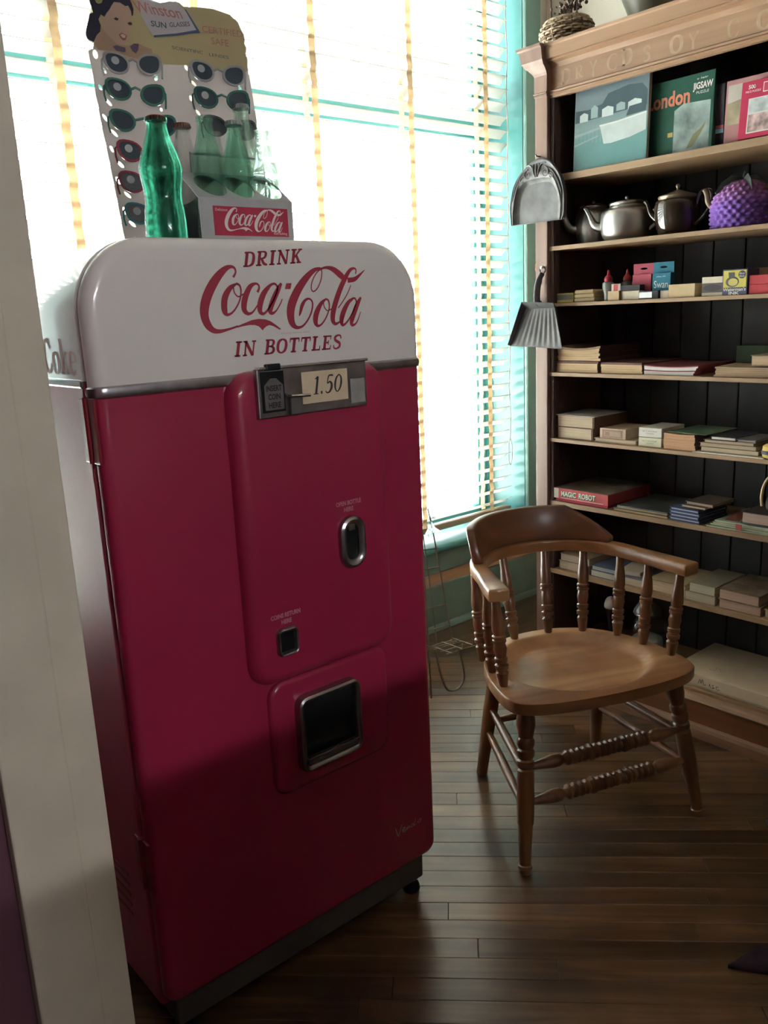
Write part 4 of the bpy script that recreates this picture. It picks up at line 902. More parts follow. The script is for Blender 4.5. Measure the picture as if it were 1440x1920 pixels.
# frieze, cornice and the blocks over the stiles
part('frieze', MB().box(2.292, 2.31, YR0+.05, 1.8125, 1.972, 2.040), bk_hor, bc)
mo = MB().loft([[(x, y, z) for x, z in [(2.30, 1.955), (2.286, 1.955), (2.286, 1.962), (2.281, 1.966), (2.286, 1.970), (2.283, 1.975), (2.291, 1.979), (2.30, 1.979)]] for y in (YR0+.05, 1.8125)])
part('frieze_bead', mo, bk_hor, bc)
def crown(x, y0, y1, name, m=bk_hor, dz=0):
    pr = [(2.33, 2.026), (x+.042, 2.026), (x+.040, 2.031), (x+.034, 2.034), (x+.030, 2.043), (x+.022, 2.052), (x+.010, 2.057), (x+.010, 2.063), (x, 2.063), (x, 2.096), (x-.004, 2.100), (x-.004, 2.106), (2.33, 2.106)]
    return part(name, MB().loft([[(a, y, z+dz) for a, z in pr] for y in (y0, y1)]), m, bc)
crown(2.262, YR0-.03, 1.824, 'cornice')
cap_p = [(1.8625, 1.976), (1.8625, 2.022), (1.866, 2.030), (1.876, 2.042), (1.886, 2.050), (1.889, 2.056), (1.894, 2.063), (1.900, 2.096), (1.908, 2.100), (1.908, 2.107)]
loops = []
for (y, z) in cap_p:
    d = y-1.8625; loops.append([(XS-.003-d*.75, y, z), (XS-.003-d*.75, 1.8125-.0*d, z), (2.40, 1.8125, z), (2.40, y, z)])
part('cornice_block', MB().loft(loops), bk_face, bc)
part('stile_bead', MB().box(XS-.005, 2.40, 1.8125, 1.8665, 1.9705, 1.9755).box(XS-.003, 2.40, 1.8125, 1.8635, 1.962, 1.9705), bk_face, bc, bevel=.002)
part('cornice_top', MB().box(2.30, XB+.03, YR0-.03, 1.885, 2.0805, 2.1055), bk_face, bc)
ghost = mat('ghost_gilding', (0.40, 0.275, 0.175), .55, var=.22, scale=30)
gm = lambda u, v, w=0.0: (2.2914-w, -u, v)
for s, ya, yb, za, h in (('D', 1.775, 1.738, 1.987, .042), ('R', 1.722, 1.690, 1.990, .036), ('Y', 1.668, 1.640, 1.984, .046), ('G', 1.610, 1.568, 1.986, .044), ('D', 1.560, 1.522, 1.990, .044), ('S', 1.488, 1.462, 1.985, .040), ('O', 1.405, 1.362, 1.984, .046), ('Y', 1.352, 1.315, 1.983, .044), ('C', 1.240, 1.205, 1.982, .046), ('O', 1.160, 1.118, 1.982, .046)):
    gl = MB()
    if s == 'Y': text_mb(s, -ya, -yb, za, h, gm, bold=.01, mb=gl)
    elif s == 'G': serif_mb('C', -ya, -yb, za, h, gm, shear=0, mb=gl)
    else: serif_mb(s, -ya, -yb, za, h, gm, shear=0, mb=gl)
    part('ghost_letter', gl, ghost, bc, weld=False)

# ------------------------------------------------------------------ what stands on the shelves
XI = 2.302
SHELF_Z = {k: v[0]+.0004 for k, v in SH.items()}
def pages(rgb=(.50, .37, .22), name=None):
    n = name or 'pages_%d_%d_%d' % tuple(int(c*100) for c in rgb)
    return mat(n, rgb, .85, var=.16, scale=1.0, stretch=(6, 6, 420), detail=3)
def paper(rgb): return mat('paper_%d_%d_%d' % tuple(int(c*100) for c in rgb), rgb, .75, var=.08, scale=25)
def front(yL, x=XI):
    """surface facing the shop; u runs to the right in the picture"""
    return lambda u, v, w=0.0: (x-w, yL-u, v)
def turned_box(mb, yc, x, ang):
    return mb.xform(Matrix.Translation((x, yc, 0)) @ Matrix.Rotation(math.radians(ang), 4, 'Z') @ Matrix.Translation((-x, -yc, 0)))
def book(label, yL, yR, z0, z1, dep, cover, pg, x=XI, ang=0, group=None, name='book', tb=.0022, cat='book', side=False):
    t = thing(name, label, cat, (x+dep/2, (yL+yR)/2, z0), 0, group); yc = (yL+yR)/2
    b = MB(); b.box(x, x+dep, yR, yL, z0, z0+tb); b.box(x, x+dep, yR, yL, z1-tb, z1); b.box(x+dep-.003, x+dep, yR, yL, z0+tb, z1-tb)
    p = MB().box(x+.0025, x+dep-.0031, yR+.003, yL-.003, z0+tb+.0001, z1-tb-.0001)
    if side: b.box(x+.004, x+dep-.0005, yR-.0015, yR+.0025, z0, z1)  # dark cover strip also carries the shade of the right face
    if ang: turned_box(b, yc, x, ang); turned_box(p, yc, x, ang)
    part('cover', b, cover, t); part('page_block', p, pg, t, bevel=.0008, seg=1)
    return t
def stack(label, yL, yR, z0, z1, dep, pg, n=6, x=XI, sag=0.0, sag0=0.0, shaded_spine=None, ang=0, name='booklet_stack', cat='booklets', group=None, top=None, jit=.003):
    """soft bound pamphlets lying in a block; each pamphlet a separate part"""
    t = thing(name, label, cat, (x+dep/2, (yL+yR)/2, z0), 0, group); yc = (yL+yR)/2
    h = (z1-z0)/n
    for i in range(n):
        a, b = yL-random.uniform(0, jit), yR+random.uniform(0, jit*2); xa = x+random.uniform(0, jit)
        loops = []
        for j in range(9):
            s = j/8; y = a+(b-a)*s; q = (2*s-1)**2; dz = q*(sag0+(sag-sag0)*(i+1)/n); dz0 = q*(sag0+(sag-sag0)*i/n)
            loops.append([(xa, y, z0+i*h+dz0+.0002), (xa+dep, y, z0+i*h+dz0+.0002), (xa+dep, y, z0+(i+1)*h+dz), (xa, y, z0+(i+1)*h+dz)])
        mb = MB().loft(loops)
        if ang: turned_box(mb, yc, x, ang)
        bk = part('booklet', mb, (top if (top and i == n-1) else pg), t)
        if shaded_spine:  # right face coloured dark: spine plus shade of the side away from window
            l0, l1 = loops[-1], [(px_, py_-.0012, pz_) for px_, py_, pz_ in loops[-1]]
            sm = MB().loft([l0, l1])
            if ang: turned_box(sm, yc, x, ang)
            part('shaded_spine', sm, shaded_spine, bk)
    return t
def carton(name, label, cat, yL, yR, z0, z1, dep, m, x=XI, ang=0, group=None, bev=.001):
    t = thing(name, label, cat, (x+dep/2, (yL+yR)/2, z0), 0, group)
    mb = MB().box(x, x+dep, yR, yL, z0, z1)
    if ang: turned_box(mb, (yL+yR)/2, x, ang)
    part('carton', mb, m, t, bevel=bev); return t
def leaning(name, label, cat, yL, yR, z0, h, th, lean, m, edge, x=XI+.005):
    """a flat box or picture standing on the shelf and leaning back; returns (thing, face map)"""
    t = thing(name, label, cat, (x+.03, (yL+yR)/2, z0), 0); c, s = math.cos(lean), math.sin(lean)
    f = lambda u, v, w=0.0: (x+v*s-w*c+th*s*0, yL-u, z0+th*s+v*c+w*s)
    W = yL-yR
    part('box', MB().loft([[f(u, v, -th) for u, v in ((0, 0), (W, 0), (W, h), (0, h))], [f(u, v, 0) for u, v in ((0, 0), (W, 0), (W, h), (0, h))]]), edge, t, bevel=.0012, seg=1)
    part('cover_print', MB().poly([(.0015, .0015), (W-.0015, .0015), (W-.0015, h-.0015), (.0015, h-.0015)], lambda u, v, w=0: f(u, v, .0003)), m, t)
    return t, f, W
def flat(t, name, pts, f, lift, m): return part(name, MB().poly(pts, lambda u, v, w=0: f(u, v, lift)), m, t)

# --- shelf A: puzzles
zA = SHELF_Z['A']
sea = zramp('harbour_print', [(0, (.10, .27, .27)), (.09, (.13, .30, .30)), (.12, (.20, .30, .31)), (.17, (.12, .19, .21)), (.24, (.15, .20, .24))], .35, 'Z', scale=26)
t, f, W = leaning('boat_picture', 'pale blue harbour picture with a white rowing boat, left end of top shelf', 'picture', 1.737, 1.478, zA, .252, .012, .05, sea, paper((.50, .47, .42)), XI+.004)
bo_w = paper((.52, .60, .60)); bo_s = paper((.22, .33, .35)); pier = paper((.28, .38, .39)); dark_b = paper((.05, .09, .11))
flat(t, 'printed_hill', [(.003, .175), (.05, .172), (.10, .18), (.12, .205), (.19, .215), (.235, .21), (.253, .19), (.253, .15), (.003, .14)], f, .0005, dark_b)
for i, (u, v, w_, h_) in enumerate([(.02, .14, .03, .02), (.06, .145, .025, .028), (.10, .142, .04, .022), (.15, .15, .03, .018), (.19, .145, .045, .022)]):
    flat(t, 'printed_house', [(u, v), (u+w_, v), (u+w_, v+h_), (u+w_/2, v+h_*1.3), (u, v+h_)], f, .0007, pier if i % 2 else bo_w)
for i in range(7):
    u = .012+i*.014; flat(t, 'printed_pile', [(u, .085-.002*i), (u+.003, .085-.002*i), (u+.003, .125), (u, .125)], f, .0008, bo_s)
flat(t, 'printed_pier', [(.003, .098), (.11, .112), (.11, .118), (.003, .106)], f, .0009, pier)
flat(t, 'printed_pier', [(.003, .072), (.09, .090), (.09, .094), (.003, .077)], f, .0009, pier)
flat(t, 'printed_hull', [(.095, .118), (.155, .120), (.254, .128), (.254, .082), (.20, .070), (.135, .064), (.110, .066)], f, .0011, bo_w)
flat(t, 'printed_gunwale', [(.092, .121), (.155, .123), (.254, .132), (.254, .127), (.155, .118), (.094, .117)], f, .0013, paper((.66, .70, .70)))
flat(t, 'printed_cabin', [(.185, .130), (.25, .134), (.25, .158), (.195, .155)], f, .0012, dark_b)
t, f, W = leaning('jigsaw_box', 'dark green jigsaw puzzle box with orange lettering and a mountain picture', 'puzzle box', 1.540, 1.291, zA, .203, .035, .04, paper((.012, .085, .055)), paper((.010, .060, .04)), XI+.030); f0 = f; f = lambda u, v, w=0.0: f0(u+.072, v, w); W -= .072
mtn = mat('mountain_print', (.26, .34, .33), .4, var=.65, scale=14, detail=8)
flat(t, 'printed_picture', [(.058, .003), (W-.010, .003), (W-.010, .128), (.085, .132), (.058, .118)], f, .0005, mtn)
flat(t, 'printed_rock', [(.100, .010), (.118, .014), (.140, .042), (.152, .062), (.156, .075), (.140, .058), (.120, .046), (.108, .026)], f, .0007, paper((.20, .20, .10)))
flat(t, 'printed_tag', [(.040, .050), (.056, .050), (.056, .062), (.040, .062)], f, .0007, paper((.50, .36, .12)))
tm = MB(); text_mb('London', -.030, .104, .133, .040, lambda u, v, w=0: f(u, v, .0009), bold=.03, mb=tm)
part('title_lettering', tm, mat('orange_print', (.60, .20, .12), .5, var=.06), t, weld=False)
tm = MB(); text_mb('JIGSAW', .112, .171, .162, .017, lambda u, v, w=0: f(u, v, .0009), bold=.03, mb=tm); text_mb('PUZZLE', .123, .160, .149, .007, lambda u, v, w=0: f(u, v, .0009), mb=tm); marks_mb(.123, .155, .185, .006, lambda u, v, w=0: f(u, v, .0009), tm)
part('title_lettering', tm, lab_white, t, weld=False)
t = carton('striped_box', 'dark box with red and blue stripes standing behind the green jigsaw box', 'box', 1.300, 1.268, zA, zA+.165, .12, paper((.04, .035, .045)), XI+.048)
part('stripe', MB().box(XI+.0472, XI+.0478, 1.2682, 1.2998, zA+.052, zA+.060), paper((.50, .10, .12)), t)
part('stripe', MB().box(XI+.0472, XI+.0478, 1.2682, 1.2998, zA+.040, zA+.051), paper((.25, .42, .50)), t)
t, f, W = leaning('picture_box', 'pinkish puzzle box with a country landscape, partly behind the crimson box', 'puzzle box', 1.258, .985, zA, .163, .03, .05, paper((.40, .20, .20)), paper((.34, .17, .17)), XI+.03)
flat(t, 'printed_picture', [(.006, .050), (.26, .050), (.26, .150), (.006, .150)], f, .0005, mat('landscape_print', (.28, .25, .16), .5, var=.4, scale=18))
flat(t, 'printed_sky', [(.006, .105), (.05, .112), (.10, .108), (.26, .115), (.26, .150), (.006, .150)], f, .0008, paper((.42, .40, .36)))
flat(t, 'printed_tree', [(.05, .095), (.056, .120), (.062, .135), (.068, .120), (.072, .095)], f, .0010, paper((.10, .11, .06)))
t, f, W = leaning('jigsaw_box', 'crimson puzzle box marked 500 with a winter picture at the right end', 'puzzle box', 1.196, .935, zA, .142, .022, .10, paper((.42, .02, .07)), paper((.38, .02, .06)), XI-.012)
flat(t, 'printed_picture', [(.022, .012), (.22, .012), (.22, .098), (.022, .098)], f, .0005, paper((.56, .55, .54)))
flat(t, 'printed_picture', [(.025, .062), (.218, .062), (.218, .095), (.025, .095)], f, .0008, mat('winter_print', (.42, .46, .46), .5, var=.4, scale=26))
flat(t, 'printed_picture', [(.025, .015), (.218, .015), (.218, .058), (.025, .058)], f, .0008, mat('people_print', (.40, .28, .27), .5, var=.8, scale=40))
tm = MB(); text_mb('500', .019, .038, .122, .010, lambda u, v, w=0: f(u, v, .001), bold=.02, mb=tm); text_mb('PIECE PUZZLE', .012, .052, .113, .005, lambda u, v, w=0: f(u, v, .001), mb=tm)
part('title_lettering', tm, lab_white, t, weld=False)
flat(t, 'printed_emblem', [(.058, .108), (.085, .108), (.085, .132), (.058, .132)], f, .0006, lab_white); flat(t, 'printed_emblem', [(.060, .110), (.083, .110), (.083, .130), (.060, .130)], f, .0009, paper((.45, .05, .10)))

# --- shelf B: teapots
zB_ = SHELF_Z['B']
silver = mat('dull_silver', (0.62, 0.61, 0.59), 0.36, 1.0, var=.15, scale=14)
brown_gl = mat('brown_glaze', (0.035, 0.022, 0.014), 0.07, var=.2, scale=10, coat=.6)
def spout(p, m, t, name='spout'): return part(name, MB().tube(smooth([q[:3] for q in p], 5), [q[3] for q in smooth(p, 5)], 12), m, t, smooth_=True)
def teapot(label, x, y, prof, bm, sp, hd, lid, knob, lm, group='teapots on the second shelf'):
    t = thing('teapot', label, 'teapot', (x, y, zB_), 0, group); c = (x, y, zB_)
    part('body', MB().lathe(smooth(prof, 4), c, 40), bm, t, smooth_='all')
    part('lid', MB().lathe(smooth(lid, 3), c, 36), lm, t, smooth_=True)
    part('knob', MB().lathe(knob, c, 16), lm, t, smooth_='all')
    if sp: spout(sp, bm if lm is not silver else silver, t)
    if hd: part('handle', MB().tube(smooth(hd, 6), .0055, 8), bm, t, smooth_=True)
    return t
teapot('small tall silver teapot at the left end of the teapot shelf', 2.422, 1.742, [(.038, 0), (.047, .004), (.056, .04), (.058, .07), (.053, .098), (.044, .112), (.042, .116)], silver,
       [(2.395, 1.778, zB_+.052, .017), (2.365, 1.793, zB_+.056, .0135), (2.340, 1.792, zB_+.083, .009), (2.326, 1.788, zB_+.114, .0065)],
       [(2.455, 1.700, zB_+.092), (2.485, 1.675, zB_+.09), (2.49, 1.672, zB_+.06), (2.458, 1.702, zB_+.03)],
       [(.043, .116), (.043, .121), (.03, .126), (.006, .129)], [(.004, .129), (.006, .133), (.003, .138)], silver)
teapot('larger squat silver teapot with a wide lid in the middle of the shelf', 2.378, 1.588, [(.05, 0), (.063, .004), (.074, .02), (.078, .05), (.077, .078), (.070, .092), (.054, .098), (.050, .104)], silver,
       [(2.366, 1.662, zB_+.046, .019), (2.355, 1.688, zB_+.054, .013), (2.350, 1.704, zB_+.085, .008), (2.348, 1.716, zB_+.106, .007), (2.348, 1.722, zB_+.107, .006)],
       [(2.39, 1.515, zB_+.075), (2.40, 1.500, zB_+.08), (2.40, 1.494, zB_+.05), (2.39, 1.516, zB_+.028)],
       [(.051, .104), (.053, .109), (.047, .116), (.02, .119), (.006, .120)], [(.004, .120), (.0065, .127), (.003, .132)], silver)
teapot('dark brown glazed teapot with a pale rim beside the purple cosy', 2.372, 1.412, [(.040, 0), (.048, .003), (.056, .014), (.063, .05), (.065, .085), (.060, .097), (.052, .101)], brown_gl,
       [(2.362, 1.470, zB_+.05, .013), (2.356, 1.488, zB_+.068, .009), (2.352, 1.498, zB_+.095, .0065), (2.352, 1.507, zB_+.104, .006)],
       [(2.37, 1.352, zB_+.080), (2.365, 1.335, zB_+.110), (2.365, 1.310, zB_+.112), (2.365, 1.303, zB_+.085), (2.368, 1.322, zB_+.05), (2.372, 1.353, zB_+.026)],
       [(.053, .101), (.055, .106), (.053, .111), (.036, .116), (.020, .121), (.006, .126)], [(.0035, .126), (.0035, .131), (.0075, .136), (.004, .142), (.001, .143)], mat('pale_rim', (0.30, 0.24, 0.17), .3, .5, var=.2))
# knitted cosy
cz = thing('tea_cosy', 'purple knitted tea cosy shaped like a berry with grey leaves on top', 'tea cosy', (2.375, 1.215, zB_))
mb = MB(); NR, NA, HC = 90, 150, .128; loops = []
for i in range(NR+1):
    s = i/NR; h = HC*s
    r = .081*((1-max(0, (s-.35)/.65)**2.3)**.5 if s < 1 else 0)*(.955+.045*min(1, s*6)); r = max(r, .001)
    row = s*11; ph = PI*(int(row) % 2)
    bmp = abs(math.sin(PI*row))**.7
    loops.append([(2.375+(r+.0060*bmp*(.5+.5*math.cos(23*a+ph))**1.0*min(1, r/.03))*math.cos(a), 1.215+(r+.0060*bmp*(.5+.5*math.cos(23*a+ph))*min(1, r/.03))*math.sin(a), zB_+h) for a in [j*2*PI/NA for j in range(NA)]])
part('knitted_body', mb.loft(loops), zramp('purple_wool', [(0, (.16, .07, .34)), (.06, (.20, .09, .40)), (.085, (.30, .13, .38)), (.128, (.30, .12, .26))], .9), cz, smooth_='all')
leaf_m = mat('grey_green_wool', (.09, .11, .10), .9, var=.3, scale=60, bump=.3)
for a, L in ((2.5, .075), (3.9, .07), (.3, .07), (5.2, .06), (1.4, .05)):
    ca, sa = math.cos(a), math.sin(a)
    part('leaf', MB().tube([(2.375+ca*.004, 1.215+sa*.004, zB_+.131), (2.375+ca*L*.4, 1.215+sa*L*.4, zB_+.128), (2.375+ca*L*.75, 1.215+sa*L*.75, zB_+.113), (2.375+ca*L*1.05, 1.215+sa*L*1.05, zB_+.094)], [.004, .013, .012, .003], 8, flat=.35), leaf_m, cz, smooth_=True)
part('stalk', MB().tube([(2.375, 1.215, zB_+.128), (2.374, 1.214, zB_+.140), (2.372, 1.210, zB_+.149)], .0035, 6), leaf_m, cz, smooth_=True)
part('teapot_spout', MB().tube(smooth([(2.352, 1.285, zB_+.055), (2.345, 1.300, zB_+.075), (2.342, 1.304, zB_+.098), (2.342, 1.311, zB_+.112)], 5), .0075, 10), mat('tan_glaze', (.22, .15, .09), .25), cz, smooth_=True)
part('teapot_handle', MB().tube(smooth([(2.36, 1.145, zB_+.10), (2.35, 1.118, zB_+.098), (2.35, 1.105, zB_+.06), (2.36, 1.142, zB_+.03)], 5), .006, 10), mat('tan_glaze', (.22, .15, .09), .25), cz, smooth_=True)

# --- shelf C: stationery
zC = SHELF_Z['C']
buff = paper((.52, .40, .24)); pale = paper((.58, .52, .40)); dark_p = paper((.035, .033, .04))
t = carton('small_box', 'small grey and yellow box at the left end of the stationery shelf', 'box', 1.795, 1.730, zC, zC+.030, .06, paper((.42, .36, .10)))
part('printed_band', MB().box(XI-.0006, XI-.0001, 1.733, 1.793, zC+.009, zC+.025), paper((.17, .16, .14)), t)
for i in range(3):
    t = carton('packet', ['bottom cream packet of the small stack of three', 'middle cream packet of the small stack of three', 'top cream packet of the small stack of three'][i], 'packet', 1.727-.001*i, 1.648+.002*i, zC+i*.0125, zC+.0122+i*.0125, .075, buff, group='cream packets stacked on the stationery shelf', bev=.004)
    part('flap', MB().box(XI-.0008, XI+.0002, 1.65+.002*i, 1.725, zC+i*.0125+.0055, zC+i*.0125+.0062), pale, t)
glue_b = mat('milky_plastic', (.42, .45, .44), .25, trans=.5, var=.05); glue_r = mat('red_cap_plastic', (.42, .04, .06), .4, var=.05)
for i, (y, x, lab) in enumerate([(1.613, 2.325, 'milky glue bottle with red pointed cap, nearest the left'), (1.576, 2.372, 'milky glue bottle with red cap behind the small red striped box'), (1.549, 2.385, 'milky glue bottle with red cap next to the pink hanging packet')]):
    t = thing('glue_bottle', lab, 'glue bottle', (x, y, zC), 0, 'red capped glue bottles')
    part('bottle', MB().lathe(smooth([(.012, 0), (.0135, .003), (.0125, .018), (.0165, .034), (.0185, .048), (.0165, .055), (.0115, .058)], 3), (x, y, zC), 20), glue_b, t, smooth_='all')
    part('cap', MB().lathe(smooth([(.0125, .0585), (.0130, .066), (.010, .073), (.0052, .078), (.0038, .088), (.0022, .0925)], 3), (x, y, zC), 16), glue_r, t, smooth_='all')
t = carton('open_box', 'small open box with red and white stripes beside the glue bottle', 'box', 1.596, 1.556, zC, zC+.028, .05, buff, XI-.004)
part('striped_card', MB().box(XI+.006, XI+.0075, 1.558, 1.590, zC+.028, zC+.049), paper((.56, .52, .50)), t)
part('stripe', MB().box(XI+.0052, XI+.0058, 1.567, 1.582, zC+.028, zC+.048), paper((.52, .09, .09)), t)
t = carton('long_box', 'long cream box with a dark lid, right of the striped box', 'box', 1.553, 1.490, zC, zC+.026, .07, pale, XI+.004)
part('lid', MB().box(XI+.003, XI+.075, 1.488, 1.555, zC+.0262, zC+.043), dark_p, t, bevel=.001)
def hangtag(label, yL, yR, z0, z1, rgb, x):
    t = thing('hanging_packet', label, 'packet', (x+.01, (yL+yR)/2, z0), 0); m = paper(rgb); W = yL-yR; H = z1-z0
    part('packet', MB().box(x, x+.022, yR+.004, yL-.004, z0, z0+H*.70), m, t, bevel=.001)
    f = lambda u, v, w=0.0: (x+.011-w, yL-u, z0+v)
    hole = [(W*.5+.012*math.cos(a)*(1 if abs(math.sin(a)) < .8 else .5), H*.86+.0035*math.sin(a)) for a in [i*2*PI/16 for i in range(16)]]
    part('hang_tab', filled([(0, H*.70), (W, H*.70), (W, H), (0, H)], [hole], f, .001), m, t)
    return t, x, W, H
hangtag('pink packet with a punched hanging tab, left of the blue packet', 1.534, 1.462, zC, zC+.104, (.40, .07, .11), XI+.028)
t, x_, W, H = hangtag('blue packet with white lettering and a punched hanging tab', 1.462, 1.394, zC, zC+.104, (.02, .16, .24), XI+.022)
tm = MB(); f = lambda u, v, w=0.0: (x_-.0006, 1.462-u, zC+v)
text_mb('Swan', .010, .056, .030, .022, f, mb=tm); marks_mb(.018, .050, .060, .005, f, tm, 2); marks_mb(.014, .054, .014, .005, f, tm, 3)
part('lettering', tm, paper((.58, .66, .66)), t, weld=False)
t = carton('flat_tin', 'small flat silver and black tin in front of the blue packet', 'tin', 1.486, 1.420, zC, zC+.023, .05, dark_p, XI-.006)
part('tin_label', MB().box(XI-.0072, XI-.0061, 1.440, 1.483, zC+.003, zC+.0195), mat('bright_tin', (.62, .64, .66), .25, .6), t)
carton('small_box', 'small cream box between the silver tin and the tan box', 'box', 1.417, 1.391, zC, zC+.022, .05, pale)
t = carton('tan_box', 'tan box printed with small brown lettering on its front', 'box', 1.388, 1.305, zC, zC+.037, .07, paper((.55, .42, .25)), XI-.004)
tm = MB(); f = front(1.388, XI-.0046)
marks_mb(.010, .070, .025, .007, f, tm, 4); marks_mb(.010, .072, .018, .005, f, tm, 5); marks_mb(.026, .052, .010, .005, f, tm, 6)
part('lettering', tm, paper((.20, .11, .06)), t, weld=False)
t = carton('white_box', 'low white box with a dark oval label beside the yellow ink box', 'box', 1.286, 1.222, zC, zC+.052, .09, pale)
part('dark_band', MB().box(XI-.0006, XI-.0001, 1.2225, 1.2855, zC+.009, zC+.035), paper((.10, .09, .09)), t)
part('oval_label', MB().poly([(.032+.027*math.cos(a), .022+.009*math.sin(a)) for a in [i*2*PI/20 for i in range(20)]], lambda u, v, w=0: (XI-.0009, 1.286-u, zC+v)), paper((.06, .05, .06)), t)
t = carton('ink_box', 'small yellow and navy ink box with a bottle pictured on its front', 'ink box', 1.221, 1.150, zC, zC+.068, .065, paper((.07, .07, .13)), XI-.008)
f = lambda u, v, w=0.0: (XI-.0084-w, 1.221-u, zC+v)
part('yellow_panel', MB().poly([(.003, .020), (.068, .020), (.068, .065), (.003, .065)], lambda u, v, w=0: f(u, v, .0002)), paper((.55, .47, .10)), t)
el = lambda cu, cv, a, b: [(cu+a*math.cos(q), cv+b*math.sin(q)) for q in [i*2*PI/18 for i in range(18)]]
part('pictured_bottle', MB().poly(el(.029, .035, .019, .014), lambda u, v, w=0: f(u, v, .0005)).poly([(.019, .046), (.035, .046), (.035, .060), (.017, .060)], lambda u, v, w=0: f(u, v, .0006)), paper((.10, .10, .10)), t)
part('pictured_label', MB().poly(el(.031, .034, .014, .010), lambda u, v, w=0: f(u, v, .0009)), paper((.52, .45, .14)), t)
part('round_badge', MB().poly(el(.056, .053, .0105, .0105), lambda u, v, w=0: f(u, v, .0007)), paper((.06, .06, .09)), t)
tm = MB(); text_mb("Waterman's", .003, .068, .0105, .009, lambda u, v, w=0: f(u, v, .0008), bold=.02, mb=tm); text_mb('INK', .020, .050, .001, .008, lambda u, v, w=0: f(u, v, .0008), bold=.03, mb=tm)
text_mb('Blue', .049, .063, .054, .0045, lambda u, v, w=0: f(u, v, .001), mb=tm); text_mb('Black', .049, .063, .047, .0045, lambda u, v, w=0: f(u, v, .001), mb=tm)
part('lettering', tm, paper((.62, .62, .58)), t, weld=False)
carton('wood_block', 'brown wooden block standing behind the yellow ink box', 'block', 1.178, 1.128, zC, zC+.070, .03, paper((.20, .11, .05)), XI+.085)
rb = paper((.45, .045, .06))
for i in range(2):
    carton('red_box', ['lower of the two stacked red boxes right of the ink box', 'upper of the two stacked red boxes right of the ink box'][i], 'box', 1.147, 1.02, zC+i*.0248, zC+.0245+i*.0248, .10, rb, XI-.004, group='red boxes on the stationery shelf')
carton('red_box', 'deep red box standing behind the two stacked red boxes', 'box', 1.125, 1.0, zC, zC+.077, .07, paper((.32, .025, .04)), XI+.105)
t = carton('white_box', 'white box with grey printed bars perched on top of the red boxes', 'box', 1.113, 1.02, zC+.0775, zC+.118, .05, pale, XI+.11)
for i, z in enumerate((.006, .014, .030)): part('printed_bar', MB().box(XI+.1092, XI+.1098, 1.03, 1.108, zC+.0775+z, zC+.0775+z+(.003 if i < 2 else .008)), paper((.12, .13, .18) if i < 2 else (.28, .28, .36)), t)
t = thing('photo_frame', 'small grey frame leaning at the back of the stationery shelf', 'frame', (2.50, 1.13, zC))
part('frame', MB().loft([[(2.52, y, z) for y, z in ((1.190, zC), (1.09, zC), (1.09, zC+.125), (1.190, zC+.125))], [(2.505, y, z) for y, z in ((1.190, zC), (1.09, zC), (1.09, zC+.125), (1.190, zC+.125))]]), paper((.16, .16, .16)), t, bevel=.002)
part('dark_glass', MB().box(2.5035, 2.5048, 1.10, 1.180, zC+.012, zC+.113), black, t)

# --- shelf D: yellowed pamphlets and magazines
zD = SHELF_Z['D']
yel_pg = pages((.56, .40, .24)); brn = paper((.13, .065, .05)); tanp = paper((.30, .20, .13))
stack('lower block of yellowed pamphlets at the left end of the pamphlet shelf', 1.797, 1.630, zD, zD+.036, .235, yel_pg, 5, top=brn, shaded_spine=brn)
stack('upper block of curling yellowed pamphlets at the left end of the shelf', 1.796, 1.624, zD+.0372, zD+.077, .23, yel_pg, 6, XI+.002, sag=.008, top=tanp, jit=.005, shaded_spine=brn)
stack('single low block of yellowed pamphlets with a dark maroon top sheet', 1.622, 1.470, zD, zD+.034, .235, yel_pg, 5, XI, top=brn, shaded_spine=brn)
wp = paper((.66, .63, .60)); mag = paper((.24, .06, .08))
for i in range(4):
    ms = stack(['lowest white edged magazine in the curved pile', 'second white edged magazine in the curved pile', 'third white edged magazine in the curved pile', 'topmost magazine of the curved pile with a faded red cover'][i], 1.466, 1.300-.004*i, zD+.0062*i, zD+.0058+.0062*i, .24, wp, 2, XI, sag=.0012*(i+1), sag0=.0012*i, shaded_spine=mag, name='magazine', cat='magazine', group='magazines on the pamphlet shelf', top=(mag if i in (1, 3) else None), jit=.002)
stack('loose tan papers with ragged edges at the right of the magazines', 1.236, 1.03, zD, zD+.026, .15, pages((.42, .30, .19)), 5, XI, ang=6, sag=.002, name='paper_pile', cat='papers', jit=.006)
carton('green_box', 'dark green cloth box at the back of the pamphlet shelf', 'box', 1.262, 1.145, zD+.0005, zD+.076, .06, paper((.035, .055, .022)), XI+.17)
book('tan old book lying on the loose papers at the right edge', 1.138, 1.0, zD+.0305, zD+.060, .16, paper((.20, .14, .09)), pages((.44, .32, .2)), XI+.008)

# --- shelf E
zE = SHELF_Z['E']
thick = pages((.52, .43, .31)); thick2 = pages((.50, .40, .29))
book('lower thick old book at the left end of the fifth shelf', 1.795, 1.652, zE, zE+.0385, .20, paper((.17, .10, .07)), thick, tb=.0012, side=True)
book('upper thick old book at the left end of the fifth shelf', 1.795, 1.648, zE+.0388, zE+.077, .20, paper((.17, .10, .07)), thick2, tb=.0012, side=True)
solo('white_card', turned_box(MB().box(XI-.003, XI+.18, 1.640, 1.796, zE+.0775, zE+.0792), 1.72, XI, 0), paper((.52, .49, .46)), 'flat pale card lying on top of the two thick books', 'card')
book('thin pale book under the labelled tan box', 1.643, 1.486, zE, zE+.0125, .15, paper((.45, .34, .24)), thick)
t = carton('labelled_box', 'tan box with a brown framed label on its front, resting on a thin book', 'box', 1.625, 1.528, zE+.0128, zE+.045, .14, paper((.50, .39, .29)), XI+.006)
